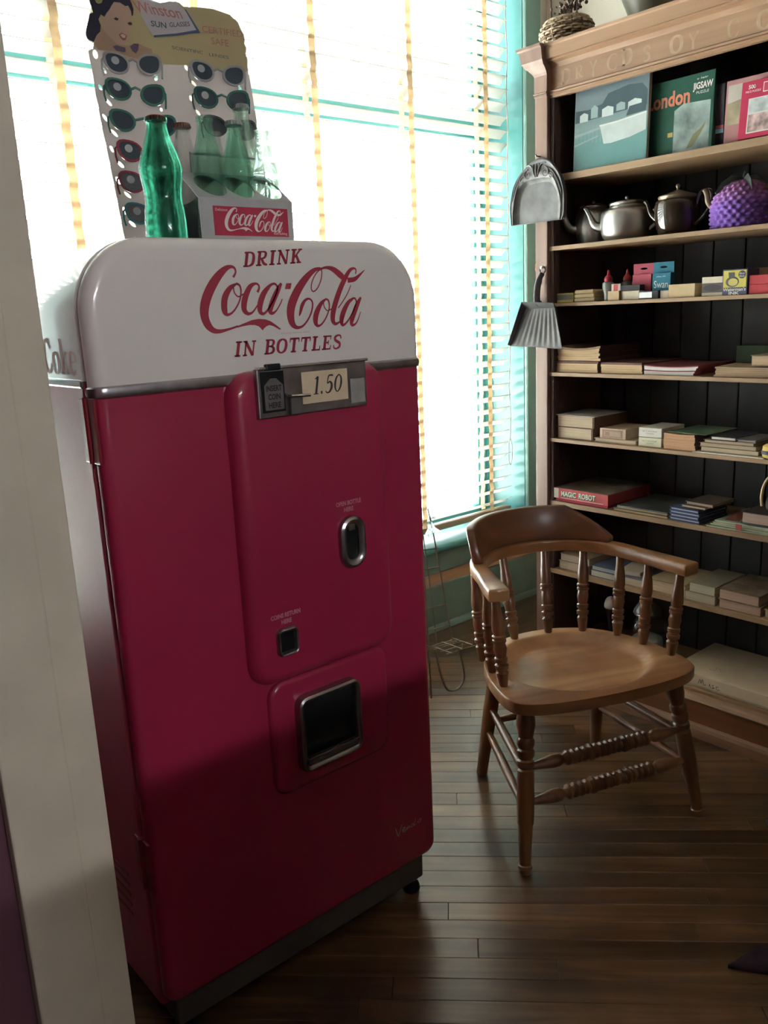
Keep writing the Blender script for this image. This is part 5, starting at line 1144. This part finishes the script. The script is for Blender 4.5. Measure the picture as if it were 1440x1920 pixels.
part('front_label', MB().box(XI+.0052, XI+.0058, 1.540, 1.615, zE+.016, zE+.041), paper((.30, .20, .16)), t); part('label_panel', MB().box(XI+.0045, XI+.0050, 1.545, 1.608, zE+.020, zE+.036), paper((.40, .29, .22)), t)
part('label_square', MB().box(XI+.0040, XI+.0044, 1.588, 1.604, zE+.022, zE+.034), paper((.28, .19, .15)), t)
for i in range(2):
    t = carton('white_box', ['lower of the two stacked white boxes with small grey print', 'upper of the two stacked white boxes with small grey print'][i], 'box', 1.476, 1.397, zE+i*.0302, zE+.0285+i*.0302, .13, [paper((.58, .56, .42)), paper((.60, .58, .54))][i], XI-.002, group='white boxes on the fifth shelf')
    tm = MB(); f = lambda u, v, w=0.0: (XI-.0026, 1.476-u, zE+i*.0302+v)
    marks_mb(.012, .064, .016, .005, f, tm, 7); marks_mb(.030, .052, .009, .0045, f, tm, 8)
    part('lettering', tm, paper((.18, .18, .18)), t, weld=False)
stack('orange edged pamphlets under a green cover on the fifth shelf', 1.390, 1.284, zE, zE+.046, .16, pages((.50, .29, .17)), 6, XI-.004, sag=.002, shaded_spine=paper((.20, .09, .06)))
solo('green_cover', turned_box(MB().box(XI+.006, XI+.18, 1.255, 1.385, zE+.0497, zE+.0512), 1.33, XI, -2), mat('green_grey_cover', (.14, .23, .14), .6, var=.5, scale=7), 'flat green and grey cover lying on the orange edged pamphlets', 'booklet')
solo('white_sheet', MB().box(XI-.014, XI+.16, 1.075, 1.287, zE, zE+.0022), paper((.68, .64, .58)), 'white sheet of paper under the pile of tan books', 'paper')
for i, (a, b, h0, h1, rgb) in enumerate([(1.272, 1.095, .0026, .0165, (.50, .42, .29)), (1.275, 1.102, .0168, .029, (.42, .34, .24)), (1.262, 1.110, .0293, .0385, (.40, .32, .23))]):
    book(['bottom tan book of the pile on the white sheet', 'middle tan book of the pile on the white sheet', 'top tan book of the pile on the white sheet'][i], a, b, zE+h0, zE+h1, .17, paper((.24, .18, .12)), pages(rgb), XI, group='tan books on the fifth shelf', tb=.0008)
book('black notebook with white page edges lying on the tan books', 1.243, 1.165, zE+.0388, zE+.0485, .14, dark_p, paper((.66, .62, .56)), XI+.004, tb=.0012)
book('grey covered thin book lying right of the black notebook', 1.160, 1.104, zE+.0388, zE+.047, .13, paper((.15, .14, .15)), pages((.38, .30, .23)), XI-.002)
tn = thing('yellow_tin', 'round yellow tin with a dark band at the right edge of the fifth shelf', 'tin', (2.315, 1.062, zE))
part('tin', MB().lathe([(.018, 0), (.026, .004), (.0285, .018), (.026, .034), (.018, .040), (.0005, .041)], (2.315, 1.062, zE), 24), paper((.50, .35, .09)), tn, smooth_=True)
part('dark_band', MB().lathe([(.0287, .0125), (.0296, .013), (.0296, .0225), (.0285, .023)], (2.315, 1.062, zE), 24, caps=False), paper((.05, .055, .08)), tn, smooth_=True)

# --- shelf F
zF = SHELF_Z['F']
bx = thing('game_box', 'red toy game box with white shadowed lettering at left of the sixth shelf', 'game box', (2.40, 1.69, zF))
part('lower_tray', MB().box(XI-.006, XI+.225, 1.582, 1.792, zF, zF+.028), paper((.36, .025, .055)), bx, bevel=.001)
lidm = mat('game_lid_print', (.16, .13, .10), .5, var=.5, scale=16)
part('lid', MB().box(XI-.012, XI+.232, 1.577, 1.796, zF+.010, zF+.046), paper((.46, .09, .10)), bx, bevel=.001)
part('lid_print', MB().box(XI-.009, XI+.229, 1.580, 1.793, zF+.0462, zF+.0468), lidm, bx)
part('worn_corner', MB().box(XI-.0128, XI-.0121, 1.776, 1.7955, zF+.011, zF+.045), paper((.52, .47, .42)), bx)
f1 = lambda u, v, w=0.0: (XI-.0128, 1.796-u, zF+v); f2 = lambda u, v, w=0.0: (XI-.0134, 1.796-u, zF+v)
tm = MB(); text_mb('MAGIC', .0325, .094, .0185, .0175, f1, bold=.06, mb=tm); text_mb('ROBOT', .1055, .1715, .0185, .0175, f1, bold=.05, mb=tm)
part('letter_shadow', tm, paper((.03, .06, .05)), bx, weld=False)
tm = MB(); text_mb('MAGIC', .031, .0925, .0202, .0175, f2, bold=.03, mb=tm); text_mb('ROBOT', .104, .170, .0202, .0175, f2, bold=.03, mb=tm)
part('lettering', tm, paper((.56, .66, .56)), bx, weld=False)
part('printed_line', MB().poly([(.03, .0125), (.20, .0125), (.20, .0145), (.03, .0145)], f1), paper((.62, .40, .36)), bx)
for i in range(2):
    stack(['lower tan magazine beside the red game box', 'upper dark covered magazine beside the red game box'][i], 1.560-.012*i, 1.366, zF+.0092*i, zF+.0088+.0092*i, .22, pages((.42, .28, .13)), 2, XI-.006, name='magazine', cat='magazine', group='magazines beside the game box', top=mat('dark_magazine', (.07, .075, .07), .5, var=.5, scale=9), jit=.002)
navy = paper((.035, .045, .12)); pgb = paper((.36, .40, .46))
for i in range(4):
    book(['lowest navy book of the stack of four', 'second navy book from the bottom of the stack of four', 'third navy book from the bottom of the stack of four', 'uppermost navy book of the stack of four'][i], 1.361-.002*(i % 2), 1.258+.004*(i % 2), zF+.0102*i, zF+.0099+.0102*i, .15, navy, pgb, XI-.008, ang=-3, group='navy books on the sixth shelf', tb=.0026)
book('lower small brown book on top of the navy stack', 1.330, 1.246, zF+.0412, zF+.0500, .12, paper((.10, .065, .05)), pages((.50, .40, .27)), XI+.004, ang=-3, group='small brown books on the navy stack', tb=.0015)
book('upper small brown book on top of the navy stack', 1.318, 1.226, zF+.0503, zF+.0605, .12, paper((.12, .085, .065)), pages((.36, .28, .20)), XI+.010, ang=-3, group='small brown books on the navy stack', tb=.0015)
for i, rgb in enumerate([(.30, .34, .24), (.36, .40, .28), (.38, .36, .24), (.34, .40, .30)]):
    stack(['lowest pale green folder in the splayed pile', 'second pale green folder in the splayed pile', 'third pale green folder in the splayed pile', 'top pale green folder in the splayed pile'][i], 1.236-.008*i+(.006 if i == 3 else 0), 1.02, zF+.005*i, zF+.0046+.005*i, .2, paper(rgb), 2, XI-.014+.004*i, ang=(3, -4, 2, -2)[i]*.6, name='folder', cat='folder', group='pale green folders on the sixth shelf', jit=.004)
solo('red_folder', turned_box(MB().box(XI+.012, XI+.14, 1.145, 1.185, zF+.0225, zF+.0235), 1.16, XI, 14), paper((.26, .09, .06)), 'small reddish brown folder sticking out of the green papers', 'folder')
solo('red_ribbon', MB().box(XI-.018, XI-.0155, 1.125, 1.142, zF+.004, zF+.022), paper((.33, .06, .05)), 'short red ribbon hanging over the green folders', 'ribbon')
book('pinkish old book lying on the green folders at the right edge', 1.134, .99, zF+.0242, zF+.058, .15, paper((.06, .045, .045)), pages((.36, .25, .21)), XI-.004)
hd = thing('basket_handle', 'curved tan handle of an object at the right end of the sixth shelf', 'handle', (2.34, 1.0, zF+.0585))
part('hoop', MB().tube(smooth([(2.325, 1.088, zF+.075), (2.325, 1.091, zF+.105), (2.325, 1.084, zF+.14), (2.325, 1.066, zF+.165), (2.325, 1.03, zF+.178), (2.325, .99, zF+.165), (2.325, .965, zF+.12), (2.325, .965, zF+.075)], 5), .0045, 8), mat('tan_cane', (.48, .34, .17), .45, var=.15), hd, smooth_=True)
part('dark_body', MB().lathe(smooth([(.05, 0), (.066, .01), (.068, .03), (.062, .045), (.055, .05)], 3), (2.36, 1.02, zF+.0585), 24), paper((.03, .025, .02)), hd, smooth_=True)

# --- shelf G
zG = SHELF_Z['G']
og = paper((.28, .20, .13)); gg = paper((.25, .22, .15))
G = 'old books on the seventh shelf'
book('lower cream edged book at the far left of the seventh shelf', 1.786, 1.660, zG, zG+.030, .17, og, pages((.50, .41, .30)), group=G, tb=.001)
book('upper cream edged book at the far left of the seventh shelf', 1.780, 1.655, zG+.0303, zG+.056, .17, og, pages((.48, .38, .28)), group=G, tb=.001)
book('lower grey edged book with a blue cover, behind the chair back', 1.652, 1.545, zG, zG+.022, .19, paper((.10, .11, .18)), pages((.48, .43, .34)), group=G, tb=.0015)
book('upper blue covered book behind the chair back', 1.648, 1.548, zG+.0223, zG+.038, .18, paper((.08, .10, .17)), pages((.38, .38, .36)), group=G, tb=.0015)
stack('white edged magazines behind the right chair spindles', 1.540, 1.440, zG, zG+.030, .19, pages((.42, .35, .25)), 4, XI, top=paper((.13, .12, .16)), name='magazine_pile', cat='magazines')
book('small pale box shaped book tilted on the magazines behind the chair', 1.535, 1.462, zG+.0312, zG+.046, .10, paper((.46, .37, .28)), paper((.56, .50, .42)), XI+.004, ang=10, group=G, tb=.001)
book('tan book under the right arm of the chair', 1.428, 1.300, zG, zG+.036, .19, paper((.34, .25, .14)), pages((.46, .34, .22)), group=G, tb=.001)
book('thin tan cover on top of the book under the chair arm', 1.425, 1.302, zG+.0363, zG+.042, .18, paper((.36, .27, .15)), pages((.46, .34, .22)), group=G, tb=.001)
book('lower grey green book right of the chair arm', 1.300, 1.198, zG, zG+.028, .18, gg, pages((.42, .34, .24)), XI-.006, group=G, tb=.0015)
book('upper grey green book right of the chair arm', 1.287, 1.200, zG+.0283, zG+.058, .18, gg, pages((.45, .40, .28)), XI-.006, group=G, tb=.0015)
book('lower pinkish brown book at the right of the seventh shelf', 1.188, 1.058, zG, zG+.029, .19, paper((.25, .15, .10)), pages((.42, .27, .19)), XI-.008, group=G, tb=.0015)
book('upper brown book with a figured cover at the right of the seventh shelf', 1.188, 1.064, zG+.0293, zG+.0605, .19, mat('figured_cover', (.20, .14, .09), .6, var=.5, scale=22), pages((.44, .29, .21)), XI-.010, group=G, tb=.0018)
book('mustard yellow book at the right edge of the seventh shelf', 1.052, .96, zG, zG+.026, .17, paper((.42, .27, .07)), pages((.42, .33, .2)), XI-.004, group=G)
book('small red and yellow book on the mustard book at the right edge', 1.045, .96, zG+.0263, zG+.043, .13, paper((.30, .10, .05)), pages((.46, .32, .14)), XI+.002, group=G)

# --- bottom shelf
zH = .1505
jr = thing('glass_jar', 'large glass jar with a domed knobbed lid on the bottom shelf', 'jar', (2.385, 1.478, zH))
c = (2.385, 1.478, zH)
jp = smooth([(.050, 0), (.056, .006), (.058, .03), (.058, .09), (.055, .12), (.045, .138), (.041, .150), (.043, .160)], 3)
ji = [(max(r-.003, .001), max(h, .005)) for r, h in reversed(jp)]
part('jar', MB().lathe([(.0005, 0)]+jp+ji+[(.0005, .005)], c, 32, caps=False), glass('jar_glass', (.86, .88, .88)), jr, smooth_='all')
part('lid', MB().lathe(smooth([(.046, .1605), (.048, .166), (.046, .176), (.036, .196), (.020, .207), (.008, .210)], 3), c, 28), mat('grey_glass_lid', (.30, .32, .34), .08, trans=.5), jr, smooth_=True)
part('lid_ring', MB().lathe([(.047, .164), (.0495, .167), (.047, .170)], c, 28, caps=False), chrome_b, jr, smooth_=True)
part('knob', MB().lathe([(.005, .2095), (.005, .214), (.011, .220), (.010, .229), (.0005, .233)], c, 16), mat('grey_glass_lid', (.3, .32, .34), .08), jr, smooth_='all')
part('paper_contents', MB().lathe([(.0005, .006), (.050, .006), (.051, .070), (.048, .078), (.0005, .080)], c, 24), paper((.82, .80, .76)), jr, smooth_=True)
eg = thing('egg_stand', 'white egg on a dark turned stand on the bottom shelf', 'egg', (2.42, 1.647, zH))
part('stand', MB().lathe([(.030, 0), (.030, .006), (.010, .014), (.009, .07), (.013, .10), (.020, .128), (.021, .132)], (2.42, 1.647, zH), 20), dark_p, eg, smooth_=True)
part('egg', MB().lathe(smooth([(.0215, .1325), (.0238, .140), (.021, .156), (.0135, .169), (.0005, .175)], 4), (2.42, 1.647, zH), 24), mat('egg_white', (.80, .78, .74), .45, var=.04), eg, smooth_='all')
ms = thing('cardboard_box', 'flat buff cardboard box with handwriting, on the bottom shelf', 'box', (2.42, 1.13, zH))
bufb = mat('buff_board', (.66, .52, .36), .85, var=.10, scale=12)
part('tray', MB().box(XI-.002, XB-.012, .86, 1.328, zH, zH+.040), bufb, ms)
part('lid', MB().box(XI-.008, XB-.008, .855, 1.334, zH+.008, zH+.045), bufb, ms, bevel=.0015)
hw_ = lambda u, v, w=0.0: (XI-.0086, 1.240-u*1.35, zH+.012+v*1.3)
wr = MB()
for s in ([(0, .004), (.004, .016), (.007, .006), (.010, .017), (.014, .004), (.019, .007)], [(.027, .006), (.028, .011), (.029, .004), (.032, .004)], [(.038, .011), (.034, .009), (.038, .005), (.033, .002), (.040, .004)], [(.049, .009), (.045, .010), (.043, .005), (.047, .002), (.052, .004)], [(.027, .015), (.0275, .0155)], [(.055, .003), (.0556, .0032)]):
    wr.stroke([(a, b, .0013) for a, b in s], hw_, 0, 4)
part('handwriting', wr, mat('pen_ink', (.05, .045, .05), .6), ms, weld=False)
part('top_writing', MB().stroke([(2.36, 0, .0012), (2.352, .01, .0012), (2.36, .02, .0012), (2.375, .015, .0012), (2.375, .03, .0012), (2.36, .035, .0012), (2.368, .05, .0012)], lambda u, v, w=0: (u, 1.24-v, zH+.0454), 0, 4), mat('pencil', (.25, .20, .15), .7), ms, weld=False)

# ------------------------------------------------------------------ hung on the bookcase
pewter = mat('pewter', (0.15, 0.15, 0.155), .5, .5, var=.25, scale=22)
pew_in = mat('worn_pewter_floor', (0.17, 0.175, 0.17), .6, .25, var=.28, scale=40)
D1O = [(1.948,1.590),(1.953,1.652),(1.932,1.722),(1.884,1.764),(1.850,1.779),(1.827,1.783),(1.803,1.775),(1.786,1.765),(1.750,1.720),(1.734,1.665),(1.735,1.604),(1.744,1.590)]
D1I = [(1.940,1.5905),(1.937,1.650),(1.924,1.690),(1.906,1.709),(1.886,1.720),(1.838,1.7235),(1.787,1.7175),(1.762,1.692),(1.750,1.657),(1.7505,1.612),(1.753,1.5905)]
def resample(P, n):
    P = smooth(P, 6); d = [0]
    for a, b in zip(P, P[1:]): d.append(d[-1]+math.hypot(b[0]-a[0], b[1]-a[1]))
    out = []
    for i in range(n):
        t = d[-1]*i/(n-1); j = max(k for k in range(len(d)) if d[k] <= t+1e-12); j = min(j, len(P)-2)
        s = (t-d[j])/max(d[j+1]-d[j], 1e-9); out.append((P[j][0]+(P[j+1][0]-P[j][0])*s, P[j][1]+(P[j+1][1]-P[j][1])*s))
    return out
NO = 40; O_ = resample(D1O, NO); I_ = resample(D1I, NO)
# match inner points by angle so the border runs evenly
cy, cz_ = 1.843, 1.60
def mix(s): return [(a[0]+(b[0]-a[0])*s, a[1]+(b[1]-a[1])*s) for a, b in zip(O_, I_)]
XD = 2.262
d1 = thing('crumb_tray', 'arched pewter crumb tray with embossed scrolls hanging on the bookcase', 'crumb tray', (2.262, 1.843, 1.59))
def openstrip(loops): return MB().loft(loops, False, False, closed=False)
rim = [[(XD-d, y, z) for y, z in mix(s)] for s, d in ((0, -.002), (0, .003), (.06, .005), (.14, .004), (.3, .003), (.6, .004), (.72, .006), (.86, .006), (1.0, .003))]
part('rim', openstrip(rim+[[(XD+.002, y, z) for y, z in mix(1.0)]]), pewter, d1, smooth_=50)
dish = []
for s, d in ((1.0, .003), (1.06, -.002), (1.14, -.0065), (1.22, -.0075)):
    k = (s-1)*.9
    dish.append([(XD-d, a[0]+(cy-a[0])*k, a[1]+(1.655-a[1])*k*(1 if a[1] > 1.60 else .0)) for a in I_])
part('dish', MB().loft(dish, False, True, closed=True), pew_in, d1, smooth_=50)
part('back_plate', MB().poly(O_, lambda y, z, w=0: (XD+.0085+w, y, z), .0012), pewter, d1)
def spiral(cy_, cz2, r, turns, sgn, a0, w=.0024):
    pts = []
    for i in range(26):
        t = i/25; a = a0+sgn*turns*2*PI*t; rr = r*(1-.85*t); pts.append((XD-.0052, cy_+rr*math.cos(a), cz2+rr*math.sin(a)))
    return pts
orn = MB()
for sg in (1, -1):
    yc = 1.843+sg*.034
    orn.tube(spiral(yc, 1.738, .0165, 1.3, -sg, PI/2), [.0026-.0014*i/25 for i in range(26)], 6)
    orn.tube(spiral(yc+sg*.024, 1.724, .010, 1.1, -sg, PI/2+.4*sg), [.0022-.001*i/25 for i in range(26)], 6)
    orn.tube(smooth([(XD-.005, 1.843+sg*.006, 1.730), (XD-.006, 1.843+sg*.012, 1.750), (XD-.006, 1.843+sg*.024, 1.765), (XD-.005, 1.843+sg*.038, 1.766)], 5), .0024, 6)
    orn.tube(smooth([(XD-.005, 1.843+sg*.062, 1.722), (XD-.006, 1.843+sg*.076, 1.706), (XD-.006, 1.843+sg*.090, 1.672), (XD-.005, 1.843+sg*.0975, 1.635)], 5), .0022, 6)
    orn.tube(smooth([(XD-.005, 1.843+sg*.050, 1.748), (XD-.006, 1.843+sg*.068, 1.734), (XD-.006, 1.843+sg*.088, 1.702), (XD-.005, 1.843+sg*.100, 1.665)], 5), .0018, 6)
for dy in (-.012, 0, .012):
    orn.tube(smooth([(XD-.005, 1.843+dy*.3, 1.728), (XD-.0065, 1.843+dy, 1.748), (XD-.006, 1.841+dy*1.1, 1.768)], 5), [.0022, .0030, .0034, .0034, .0032, .0030, .0026, .0022, .0018, .0014, .001], 6)
part('scroll_relief', orn, pewter, d1, smooth_=True)
solo('nail', MB().tube([(2.276, 1.841, 1.789), (2.256, 1.841, 1.789), (2.252, 1.841, 1.794)], .0022, 8), black, 'small dark nail holding up the crumb tray', 'nail')
# tin dustpan
tinp = mat('grey_dustpan_tin', (0.12, 0.12, 0.123), .6, .1, var=.18, scale=30)
d2 = thing('dustpan', 'grey tin dustpan with a ribbed floor hanging by its handle', 'dustpan', (2.262, 1.84, 1.19))
NA_, NB_ = 61, 14; grid = []
for j in range(NB_):
    s = j/(NB_-1); row = []
    yl = 1.895+(1.967-1.895)*s; yr = 1.772+(1.752-1.772)*s; zz = 1.320+(1.200-1.320)*s
    for i in range(NA_):
        u = i/(NA_-1); rib = .0014*math.cos(u*2*PI*9)*min(1, s*4)*min(1, (1-s)*5)*(min(1, u*9))
        row.append((2.266-rib+.004*s, yl+(yr-yl)*u, zz+(-.008*u*s)))
    grid.append(row)
part('ribbed_floor', MB().loft(grid, False, False, closed=False), tinp, d2, smooth_='all')
def plate(q, th, name):
    a, b, c_, d_ = [Vector(v) for v in q]; nrm = (b-a).cross(d_-a).normalized()*th
    return part(name, MB().loft([[a, b, c_, d_], [a+nrm, b+nrm, c_+nrm, d_+nrm]]), tinp, d2)
plate([(2.268, 1.896, 1.3205), (2.2665, 1.7705, 1.3205), (2.236, 1.760, 1.337), (2.236, 1.888, 1.344)], .001, 'back_wall')
plate([(2.268, 1.896, 1.3205), (2.236, 1.890, 1.344), (2.254, 1.968, 1.203), (2.271, 1.968, 1.199)], .001, 'side_wall')
plate([(2.2665, 1.7705, 1.3205), (2.236, 1.757, 1.335), (2.250, 1.733, 1.187), (2.271, 1.751, 1.190)], .001, 'side_wall')
part('lip', MB().tube([(2.271, 1.968, 1.1985), (2.2705, 1.860, 1.196), (2.2705, 1.750, 1.1895)], .0018, 6), tinp, d2, smooth_=True)
hn = MB().tube(smooth([(2.262, 1.833, 1.334), (2.250, 1.835, 1.345), (2.253, 1.836, 1.385), (2.258, 1.830, 1.415), (2.264, 1.823, 1.432)], 4), [.0115]*4+[.0125]*4+[.0125]*4+[.010]*4+[.008], 10, flat=.6)
part('handle', hn, tinp, d2, smooth_=True)
part('hanging_ring', MB().tube([(2.263, 1.823+.011*math.cos(a), 1.441+.011*math.sin(a)) for a in [i*2*PI/20 for i in range(20)]], .0026, 8, closed=True), tinp, d2, smooth_=True)
solo('nail', MB().lathe([(.003, 0), (.003, .016), (.0055, .0165), (.005, .019), (.0005, .02)], (2.2755, 1.823, 1.4490), 10, axis=(-1, 0, 0)), chrome_b, 'bright nail head holding up the tin dustpan', 'nail')
solo('wall_hook', MB().lathe([(.004, 0), (.004, .015), (.013, .018), (.0145, .030), (.012, .036), (.0005, .037)], (2.330, 1.8605, 1.452), 16, axis=(-.45, 1, 0)), mat('red_paint', (.35, .03, .04), .4), 'red knob sticking out of the bookcase side above the dustpan', 'knob', smooth_=True)

# ------------------------------------------------------------------ on top of the bookcase
wick = mat('basket_wicker', (.42, .33, .22), .7, var=.25, scale=50); wick_d = mat('dark_wicker', (.16, .10, .06), .7, var=.25, scale=50)
bs = thing('wicker_basket', 'striped oval wicker basket of dried flowers on top of the bookcase', 'basket', (2.40, 1.83, 2.107))
bc_ = (2.40, 1.835, 2.107); RX, RY, RZ = .075, .088, .095
def ell(a, e): return (bc_[0]+RX*math.cos(e)*math.cos(a), bc_[1]+RY*math.cos(e)*math.sin(a), bc_[2]+.004+RZ*.55+RZ*.55*math.sin(e))
# woven body: rings of cane over and under upright ribs
rings = 15
for i in range(rings):
    e = -PI/2*.92+(PI/2*.92+.62)*i/(rings-1); pts = []
    for j in range(60):
        a = j*2*PI/60; p = Vector(ell(a, e)); n_ = Vector((p.x-bc_[0], p.y-bc_[1], 0)).normalized()*(.0022*(1 if (j//2+i) % 2 else -1)); pts.append(p+n_)
    part('woven_ring', MB().tube(pts, .0037, 5, closed=True), wick_d if i in (5, 8, 11) else wick, bs)
for j in range(16):
    a = j*2*PI/16
    part('rib', MB().tube([ell(a, -PI/2*.93+(PI/2*.93+.66)*k/12) for k in range(13)], .0036, 5), wick_d if j % 4 else wick, bs)
part('rim', MB().tube([ell(j*2*PI/40, .66) for j in range(40)], .006, 6, closed=True), wick, bs)
part('lining', MB().lathe([(.002, .006), (.045, .012), (.066, .04), (.069, .07), (.058, .09), (.0005, .092)], (bc_[0], bc_[1], bc_[2]), 20, 1.0, 1.12), wick_d, bs, smooth_=True)
twig = mat('dried_twig', (.14, .09, .07), .8, var=.3)
for (dx, dy, h, l) in ((.0, .062, .19, .02), (-.01, -.045, .21, -.015), (.02, .0, .17, .01)):
    part('twig', MB().tube(smooth([(bc_[0]+dx, bc_[1]+dy, bc_[2]+.09), (bc_[0]+dx*1.2+.004, bc_[1]+dy*1.1, bc_[2]+.09+h*.5), (bc_[0]+dx*1.5, bc_[1]+dy*1.2+l, bc_[2]+.09+h)], 5), .0028, 6), twig, bs)
dry = MB(); rnd = random.Random(3)
for i in range(70):
    q = (bc_[0]+rnd.gauss(0, .018), bc_[1]-.012+rnd.gauss(0, .02), bc_[2]+.108+abs(rnd.gauss(0, .026)))
    dry.ball(q, rnd.uniform(.003, .007), n=6, m=4)
part('dried_flower_heads', dry, twig, bs, kind='stuff')
arms = MB()
lk = thing('leaf_spray', 'low spray of dried leaves lying right of the wicker basket', 'dried leaves', (2.39, 1.70, 2.107))
for i in range(7):
    a = -.5+i*.16; L = .075+.01*(i % 3)
    part('leaf', MB().tube([(2.385, 1.745-.004*i, 2.110), (2.383+.02*math.sin(a), 1.745-L*.5-.004*i, 2.122+.004*(i % 3)), (2.383+.04*math.sin(a), 1.745-L-.004*i, 2.113)], [.002, .008, .001], 6, flat=.3), wick if i % 2 else twig, lk)
pt = thing('clay_pot', 'olive grey round pot on top of the bookcase, cut off by the frame', 'pot', (2.43, 1.545, 2.107))
part('pot', MB().lathe(smooth([(.048, 0), (.058, .004), (.075, .05), (.095, .10), (.105, .16), (.098, .22), (.075, .25), (.078, .262), (.070, .262), (.068, .245)], 4), (2.43, 1.545, 2.107), 36), mat('olive_glaze', (.19, .18, .13), .35, var=.2, scale=8), pt, smooth_='all')
part('foot_ring', MB().lathe([(.050, -.0005), (.056, .002), (.052, .006)], (2.43, 1.545, 2.1075), 30), mat('dark_clay', (.12, .10, .08), .8), pt)

# ------------------------------------------------------------------ wire rack behind the machine
wire = mat('grey_wire', (.30, .27, .23), .4, .7, var=.2)
wr_ = thing('wire_rack', 'thin folding wire display rack standing between the machine and the window', 'wire rack', (1.95, 2.0, 0))
YW_ = 2.0
def lerp(a, b, t): return tuple(x+(y-x)*t for x, y in zip(a, b))
A0, A1 = (1.870, YW_, .010), (1.845, YW_, .70)
B0, B1 = (1.985, YW_, .175), (1.884, YW_, .688)
part('upright', MB().tube([A1, (1.862, YW_, .35), A0], .0026, 6), wire, wr_)
part('upright', MB().tube([B1, (1.905, YW_, .60), (1.956, YW_, .33), B0], .0026, 6), wire, wr_)
part('upright', MB().tube([(1.868, YW_+.02, .66), (1.90, YW_+.02, .42), (1.925, YW_+.02, .19)], .0020, 6), wire, wr_)
for z, xr in ((.549, 1.925), (.481, 1.934), (.409, 1.945), (.340, 1.957), (.260, 1.975), (.190, 1.998)):
    part('rung', MB().tube([(1.852, YW_, z+.004), (xr, YW_, z-.004)], .0024, 6), wire, wr_)
sh = MB()
for k in range(4): sh.tube([(1.86, YW_-.002-.03*k, .205), (2.0, YW_-.002-.03*k, .195)], .0018, 5)
for k in range(3): sh.tube([(1.88+.05*k, YW_, .203), (1.88+.05*k, YW_-.10, .205), (1.88+.05*k, YW_-.10, .225)], .0018, 5)
part('wire_shelf', sh, wire, wr_)
part('leg_loop', MB().tube(smooth([(1.895, YW_, .20), (1.918, YW_, .085), (1.945, YW_, .022), (1.975, YW_, .0035), (2.010, YW_, .004), (2.035, YW_, .03), (2.030, YW_, .08), (2.000, YW_, .19)], 6), .0034, 7), wire, wr_, smooth_=True)
part('leg_loop', MB().tube(smooth([(1.85, YW_+.12, .0035), (1.86, YW_+.06, .1), (1.862, YW_, .21)], 6), .0034, 7), wire, wr_, smooth_=True)
cb_ = MB(); rnd = random.Random(5)
bagm = thin_glass('clear_film', (.93, .97, .98), .75)
for i in range(14):
    p = Vector((1.888+rnd.gauss(0, .008), YW_-.012+rnd.gauss(0, .004), .622+rnd.gauss(0, .018)))
    d_ = Vector((rnd.gauss(0, 1), rnd.gauss(0, .6), rnd.gauss(0, 1))).normalized()*.018; e_ = d_.cross(Vector((rnd.gauss(0, 1), 1, rnd.gauss(0, 1)))).normalized()*.011
    cb_.loft([[p-d_, p+e_, p+d_, p-e_], [p-d_+Vector((0, .001, 0)), p+e_+Vector((0, .003, 0)), p+d_+Vector((0, .001, 0)), p-e_+Vector((0, .002, 0))]])
solo('plastic_wrap', cb_, bagm, 'crumpled clear plastic wrapper caught on the wire rack', 'wrapper', weld=False)

# ------------------------------------------------------------------ floor at the right edge
rug = mat('plum_cloth', (.035, .020, .030), .9, var=.4, scale=30, bump=.4)
mb = MB(); n1, n2 = 18, 12; g = []
for i in range(n1):
    row = []
    for j in range(n2):
        u, v = i/(n1-1), j/(n2-1)
        x = 1.445+.30*u*.75+.10*v; y = .690-.18*u*.55-.26*v*.6+.03*math.sin(u*7)*v
        row.append((x, y, .006+.022*abs(math.sin(u*6+v*4))*min(1, 5*u*(1-u))+.004))
    g.append(row)
top = MB().loft(g, False, False, closed=False)
bot = MB().loft([[(x, y, .001) for x, y, z in r] for r in g], False, False, closed=False)
edge = [g[0][j] for j in range(n2)]+[g[i][n2-1] for i in range(1, n1)]+[g[n1-1][j] for j in range(n2-2, -1, -1)]+[g[i][0] for i in range(n1-2, 0, -1)]
sk = MB().loft([edge, [(x, y, .001) for x, y, z in edge]], False, False)
for q in (bot, sk): top.add(q.v, q.f)
solo('floor_cloth', top, rug, 'crumpled dark plum cloth lying on the floor at the lower right corner', 'cloth', smooth_='all')
ct = thing('stand_foot', 'small dark round foot of a stand at the right edge of the floor', 'foot', (1.985, .845, 0))
part('foot', MB().lathe([(.022, .0005), (.024, .006), (.018, .016), (.010, .022)], (1.985, .845, 0), 18), black, ct, smooth_=True)
part('rod', MB().lathe([(.006, .022), (.006, .30)], (1.985, .845, 0), 10), chrome, ct, smooth_=True)

# added unseen counter: its edge casts the shadow line on the machine front
cn = thing('added_counter', 'long dark wooden counter added behind the viewpoint to shade the lower machine front', 'counter', (.67, -.28, 0))
cwd = wood('counter_wood', (.07, .035, .02), (.12, .06, .035), 0, rough=.4)
part('counter_body', MB().box(.24, 1.10, -.44, -.12, .0005, .99), cwd, cn)
part('counter_top', MB().box(.20, 1.13, -.48, -.08, .9905, 1.03), cwd, cn, bevel=.004)
